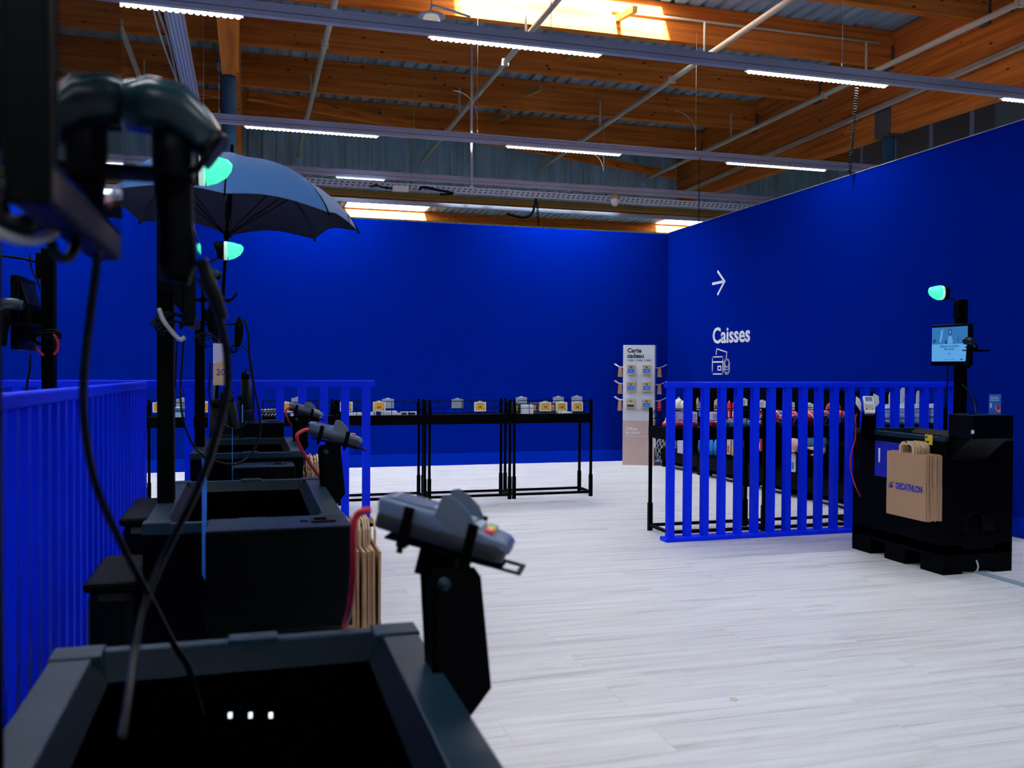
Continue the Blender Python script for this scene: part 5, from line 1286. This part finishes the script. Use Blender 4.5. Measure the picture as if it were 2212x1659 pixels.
def hang(px, py, w, h, m, name, lb, cat, grp=None, label_m=None, X=XH, soft=False, dx=0.02):
    """item hung facing the aisle (towards -x)"""
    p = PX(px, py, X)
    t = thing(name, lb, cat, (X, p.y, p.z), group=grp)
    if soft:
        MB().loft([(0,0,-h/2),(0,0,-h/2+0.01),(0,0,-h*0.1),(0,0,h*0.3),(0,0,h/2)], [(w*0.3,dx*0.5),(w*0.48,dx),(w*0.5,dx*1.3),(w*0.40,dx),(w*0.16,dx*0.4)], 16, up=(1,0,0)).build('body', m, t)
    else:
        MB().box(-dx/2, dx/2, -w/2, w/2, -h/2, h/2).build('body', m, t, bevel=0.004)
    if label_m:
        MB().box(-dx/2-0.002, -dx/2-0.0005, -w*0.2, w*0.25, -h*0.35, h*0.05).build('label_patch', label_m, t)
    MB().box(-0.003, 0.003, -w*0.12, w*0.12, h/2, h/2+0.02).build('hanging_tab', M['white'], t)
    return t
GA = 'soft goods hung on the right shelving'
hang(1466, 873, 0.16, 0.16, M['cream'], 'cloth_bag', 'gathered white cloth bag hanging on the far shelving, left one', 'bag', GA, soft=True, dx=0.05)
hang(1479, 876, 0.12, 0.15, M['cream'], 'cloth_bag', 'gathered white cloth bag hanging on the far shelving, right one', 'bag', GA, soft=True, dx=0.05)
GB = 'kraft hang packs on the right shelving'
hang(1507, 874, 0.05, 0.15, M['kraft_light'], 'kraft_pack', 'narrow kraft pack beside the blue pouch on the shelving', 'pack', GB, M['ink'])
hang(1548, 876, 0.10, 0.13, M['kraft_light'], 'kraft_pack', 'square kraft pack with dark print on the shelving', 'pack', GB, M['ink'])
GC = 'blue pouches on the right shelving'
for px, py, w, h, q in ((1514,883,0.09,0.21,'in the upper row'),(1512,962,0.08,0.20,'with a bag drawing, lower row'),(1537,965,0.10,0.22,'second in the lower row'),(1546,967,0.08,0.20,'third in the lower row')):
    hang(px, py, w, h, M['sky_blue'], 'blue_pouch', 'bright blue soft pouch on the shelving, '+q, 'pouch', GC, M['white'], soft=True)
GD = 'red packs on the right shelving'
for px, py, w, h, q in ((1575,888,0.07,0.22,'upper row, between the fifth and sixth slats'),(1585,890,0.05,0.22,'upper row, behind a slat'),(1643,902,0.07,0.16,'on the shelf right of the turquoise pouch'),(1609,957,0.10,0.14,'lower row, tilted pennant'),(1642,958,0.08,0.18,'lower row with a white label'),(1652,975,0.04,0.26,'lowest, long one')):
    hang(px, py, w, h, M['red'], 'red_pack', 'red hanging pack, '+q, 'pack', GD, M['white'])
GE = 'pale book-like packs on the right shelving'
for px, py, w, q, mm in ((1554,965,0.06,'with a white cover',M['white']),(1575,964,0.08,'with a red square',M['cream']),(1584,966,0.05,'with yellow and white stripes',M['kraft_light'])):
    hang(px, py, w, 0.21, mm, 'slim_pack', 'slim pale pack in the lower row, '+q, 'pack', GE, M['red'] if 'red' in q else M['yellow'])
GF = 'plain grey-faced tags on the right shelving'
for px, py, q in ((1607,869,'left of the upper three'),(1646,873,'second, between two slats'),(1708,877,'third, tilted'),(1748,880,'fourth'),(1778,895,'white one above the footballs')):
    p = PX(px, py, XH-0.05)
    t = thing('price_tag', 'white framed tag with a dark square on the shelving, '+q, 'price tag', p, -PI/2+0.4, group=GF)
    MB().box(-0.05, 0.05, -0.005, 0.005, -0.04, 0.04).build('frame', M['tag_white'], t, bevel=0.003)
    MB().box(-0.028, 0.028, -0.0058, -0.005, -0.028, 0.028).build('display', M['tag_back'], t)
    MB().box(-0.02, 0.02, -0.003, 0.006, 0.04, 0.05).build('clip', M['tag_white'], t)
# caps and blister packs (lower right)
def cap(px, py, m1, m2, lb, r=0.085, X=5.72):
    p = PX(px, py, X)
    t = thing('cap', lb, 'cap', p, group='caps hung on the right shelving')
    MB().sphere((0,0,0), r, 18, 12, (0.8,1,0.9)).build('crown', m1, t)
    MB().loft([(-0.02,0,-r*0.6),(-0.10,0,-r*0.85)], [(r*0.9,0.012),(r*0.6,0.008)], 16, up=(0,0,1)).build('brim', m2, t)
cap(1716, 962, M['cap_pink'], M['cap_pink'], 'pale pink cap between the slats, left one')
cap(1748, 952, M['steel_blue'], M['cap_pink'], 'blue cap with a pink brim, large one in the middle', 0.10)
cap(1771, 955, M['steel_blue'], M['cap_pink'], 'blue-topped pink cap, right one')
cap(1773, 972, M['cap_pink'], M['cap_pink'], 'small pink cap below the blue-topped one', 0.06)
GH = 'white blister packs on the right shelving'
for px, py, w, h, q in ((1710,948,0.10,0.05,'thin one above the pink cap'),(1804,967,0.07,0.17,'upper left, with three dots'),(1831,960,0.07,0.15,'upper right, behind the terminal cable'),(1838,968,0.06,0.17,'upper right edge'),(1804,1005,0.08,0.15,'lower left, with a blue disc'),(1836,1012,0.09,0.18,'lower right, with a blue print'),(1714,1000,0.09,0.20,'grey clear one below the pink cap'),(1832,945,0.08,0.03,'narrow one right under the table tray')):
    hang(px, py, w, h, M['white'], 'blister_pack', 'white blister pack on the shelving, '+q, 'pack', GH, M['steel_blue'], X=5.72, dx=0.012)
hang(1704, 968, 0.04, 0.05, M['orange'], 'orange_toy', 'small orange item beside the pink cap', 'item', None, None, X=5.74)
# lavender board and net bag
p = PX(1479, 965, 5.9)
hang(1479, 965, 0.42, 0.20, M['lav_light'], 'lavender_board', 'plain pale lavender board at the foot of the farthest shelving', 'board', None, None, X=5.62, dx=0.01)
p = PX(1440, 972, 5.80)
t = thing('net_bag', 'white cord net bag hanging near the gift card stand', 'net bag', (5.80, p.y, p.z))
nb = MB(); rr_ = 0.17
for k in range(14):
    a = 2*PI*k/14
    for sgn in (-1, 1):
        nb.tube([(rr_*math.cos(u)*math.cos(a+sgn*u*0.9), rr_*math.cos(u)*math.sin(a+sgn*u*0.9), rr_*1.25*math.sin(u)) for u in [-1.4+2.8*j/14 for j in range(15)]], 0.0042, 5)
q = nb.build('net', M['cord_white'], t); q['kind'] = 'stuff'
MB().sphere((0,0,0), 0.145, 16, 12, (1,1,1.2)).build('filling', M['ink'], t)
MB().box(-0.20, -0.195, -0.055, 0.045, 0.04, 0.17).build('card_label', M['white'], t, bevel=0.002)
MB().tube([(0,0,-0.2),(0,0,-0.28)], 0.03, 10).build('tail', M['ink'], t)

# ------------------------------------------------------------------ gift card stand
gx0, gx1, gy0, gy1, gz = 5.20, 5.615, 12.10, 12.50, 1.735
GRZ = -0.50
gp = Vector((5.400, 12.09, 0)); GR = Matrix.Rotation(GRZ, 3, 'Z')
t = thing('gift_card_stand', 'tall white and pink cardboard stand lettered Carte cadeau in the corner', 'display stand', gp, GRZ)
w = 0.226
MB().box(-w, w, 0, 0.34, 0, 0.645).build('lower_panel', M['card_pink'], t)
MB().box(-w, w, 0, 0.34, 0.645, gz).build('upper_panel', M['card_white'], t)
text('Carte\ncadeau', 0.086, M['ink'], t, (-w+0.06, -0.002, 1.628), (1,0,0), (0,0,1), bold=0.035)
text('Offrez\nle choix', 0.062, M['sign_white'], t, (-w+0.05, -0.002, 0.508), (1,0,0), (0,0,1), bold=0.03)
ln = MB(); ln.box(-w+0.05, w-0.12, -0.0015, 0, 0.413, 0.419)
ln.build('small_print', M['sign_white'], t)
ln = MB()
for k in range(3):
    x = -w+0.07+k*0.125
    ln.tube([(x+0.010*math.cos(a*PI/6), -0.001, 1.515+0.010*math.sin(a*PI/6)) for a in range(13)], 0.0018, 4)
    ln.box(x+0.022, x+0.075, -0.0015, 0, 1.517, 1.523).box(x+0.022, x+0.085, -0.0015, 0, 1.504, 1.509)
ln.build('icon_row', M['ink'], t)
hk = MB()
for z_ in (1.445, 1.20, 0.965):
    for sy in (0.10, 0.28):
        hk.tube([(-w, sy, z_-0.03), (-w-0.08, sy, z_-0.02), (-w-0.14, sy, z_+0.02)], 0.005, 6, smooth=3)
        hk.tube([(w, sy, z_-0.04), (w+0.08, sy, z_-0.03), (w+0.16, sy, z_+0.01)], 0.005, 6, smooth=3)
    for sx in (-0.108, 0.118): hk.tube([(sx, 0, z_-0.0), (sx, -0.05, z_-0.0), (sx, -0.06, z_+0.012)], 0.005, 6)
hk.build('hooks', M['white'], t)
GG = 'gift card packs on the cardboard stand'
rows = [('top',1.375), ('middle',1.13), ('bottom',0.885)]
for rn, z_ in rows:
    for sx, cn in ((-0.108,'left'), (0.118,'right')):
        photo = (rn == 'bottom' and cn == 'left')
        lb = 'kraft gift card pack with a %s, %s row, %s column' % ('small landscape photo' if photo else 'blue card', rn, cn)
        u = thing('gift_card_pack', lb, 'gift card', gp+GR @ Vector((sx, -0.052, z_)), GRZ, group=GG)
        MB().box(-0.062, 0.062, 0, 0.045, -0.07, 0.07).build('backing', M['kraft_light'], u, bevel=0.004)
        MB().box(-0.047, 0.047, -0.003, 0, -0.042, 0.018).build('card', M['gift_blue'] if not photo else M['teal'], u, bevel=0.004)
        if photo: MB().box(-0.047, 0.047, -0.0038, -0.003, -0.005, 0.018).build('card_sky', M['pale_turq'], u)
        else: MB().box(-0.014, 0.014, -0.0036, -0.003, -0.014, -0.009).build('card_mark', M['sign_white'], u)
        MB().box(-0.03, 0.03, -0.001, 0, 0.048, 0.053).box(-0.015, 0.015, -0.001, 0, 0.030, 0.042).build('print', M['ink'], u)
for rn, z_ in rows:
    for side, sx in (('left', -w-0.05), ('right', w+0.065)):
        red_ = (rn == 'bottom' and side == 'right')
        u = thing('gift_card_pack', ('dark red' if red_ else 'kraft')+' pack hung on the %s side of the cardboard stand, %s row' % (side, rn), 'gift card', gp+GR @ Vector((sx, 0.10, z_-0.02)), GRZ, group='gift card packs on the sides of the stand')
        MB().prism([(-0.018,0.065),(0.018,0.065),(0.03,-0.075),(-0.03,-0.075)], (0,-0.06,0), (1,0,0), (0,0,1), (0,0.12,0)).build('backing', M['red'] if red_ else M['kraft'], u)
        MB().box(-0.028, 0.028, -0.05, 0.05, -0.082, -0.0755).build('card_edge', M['kraft_edge'], u)
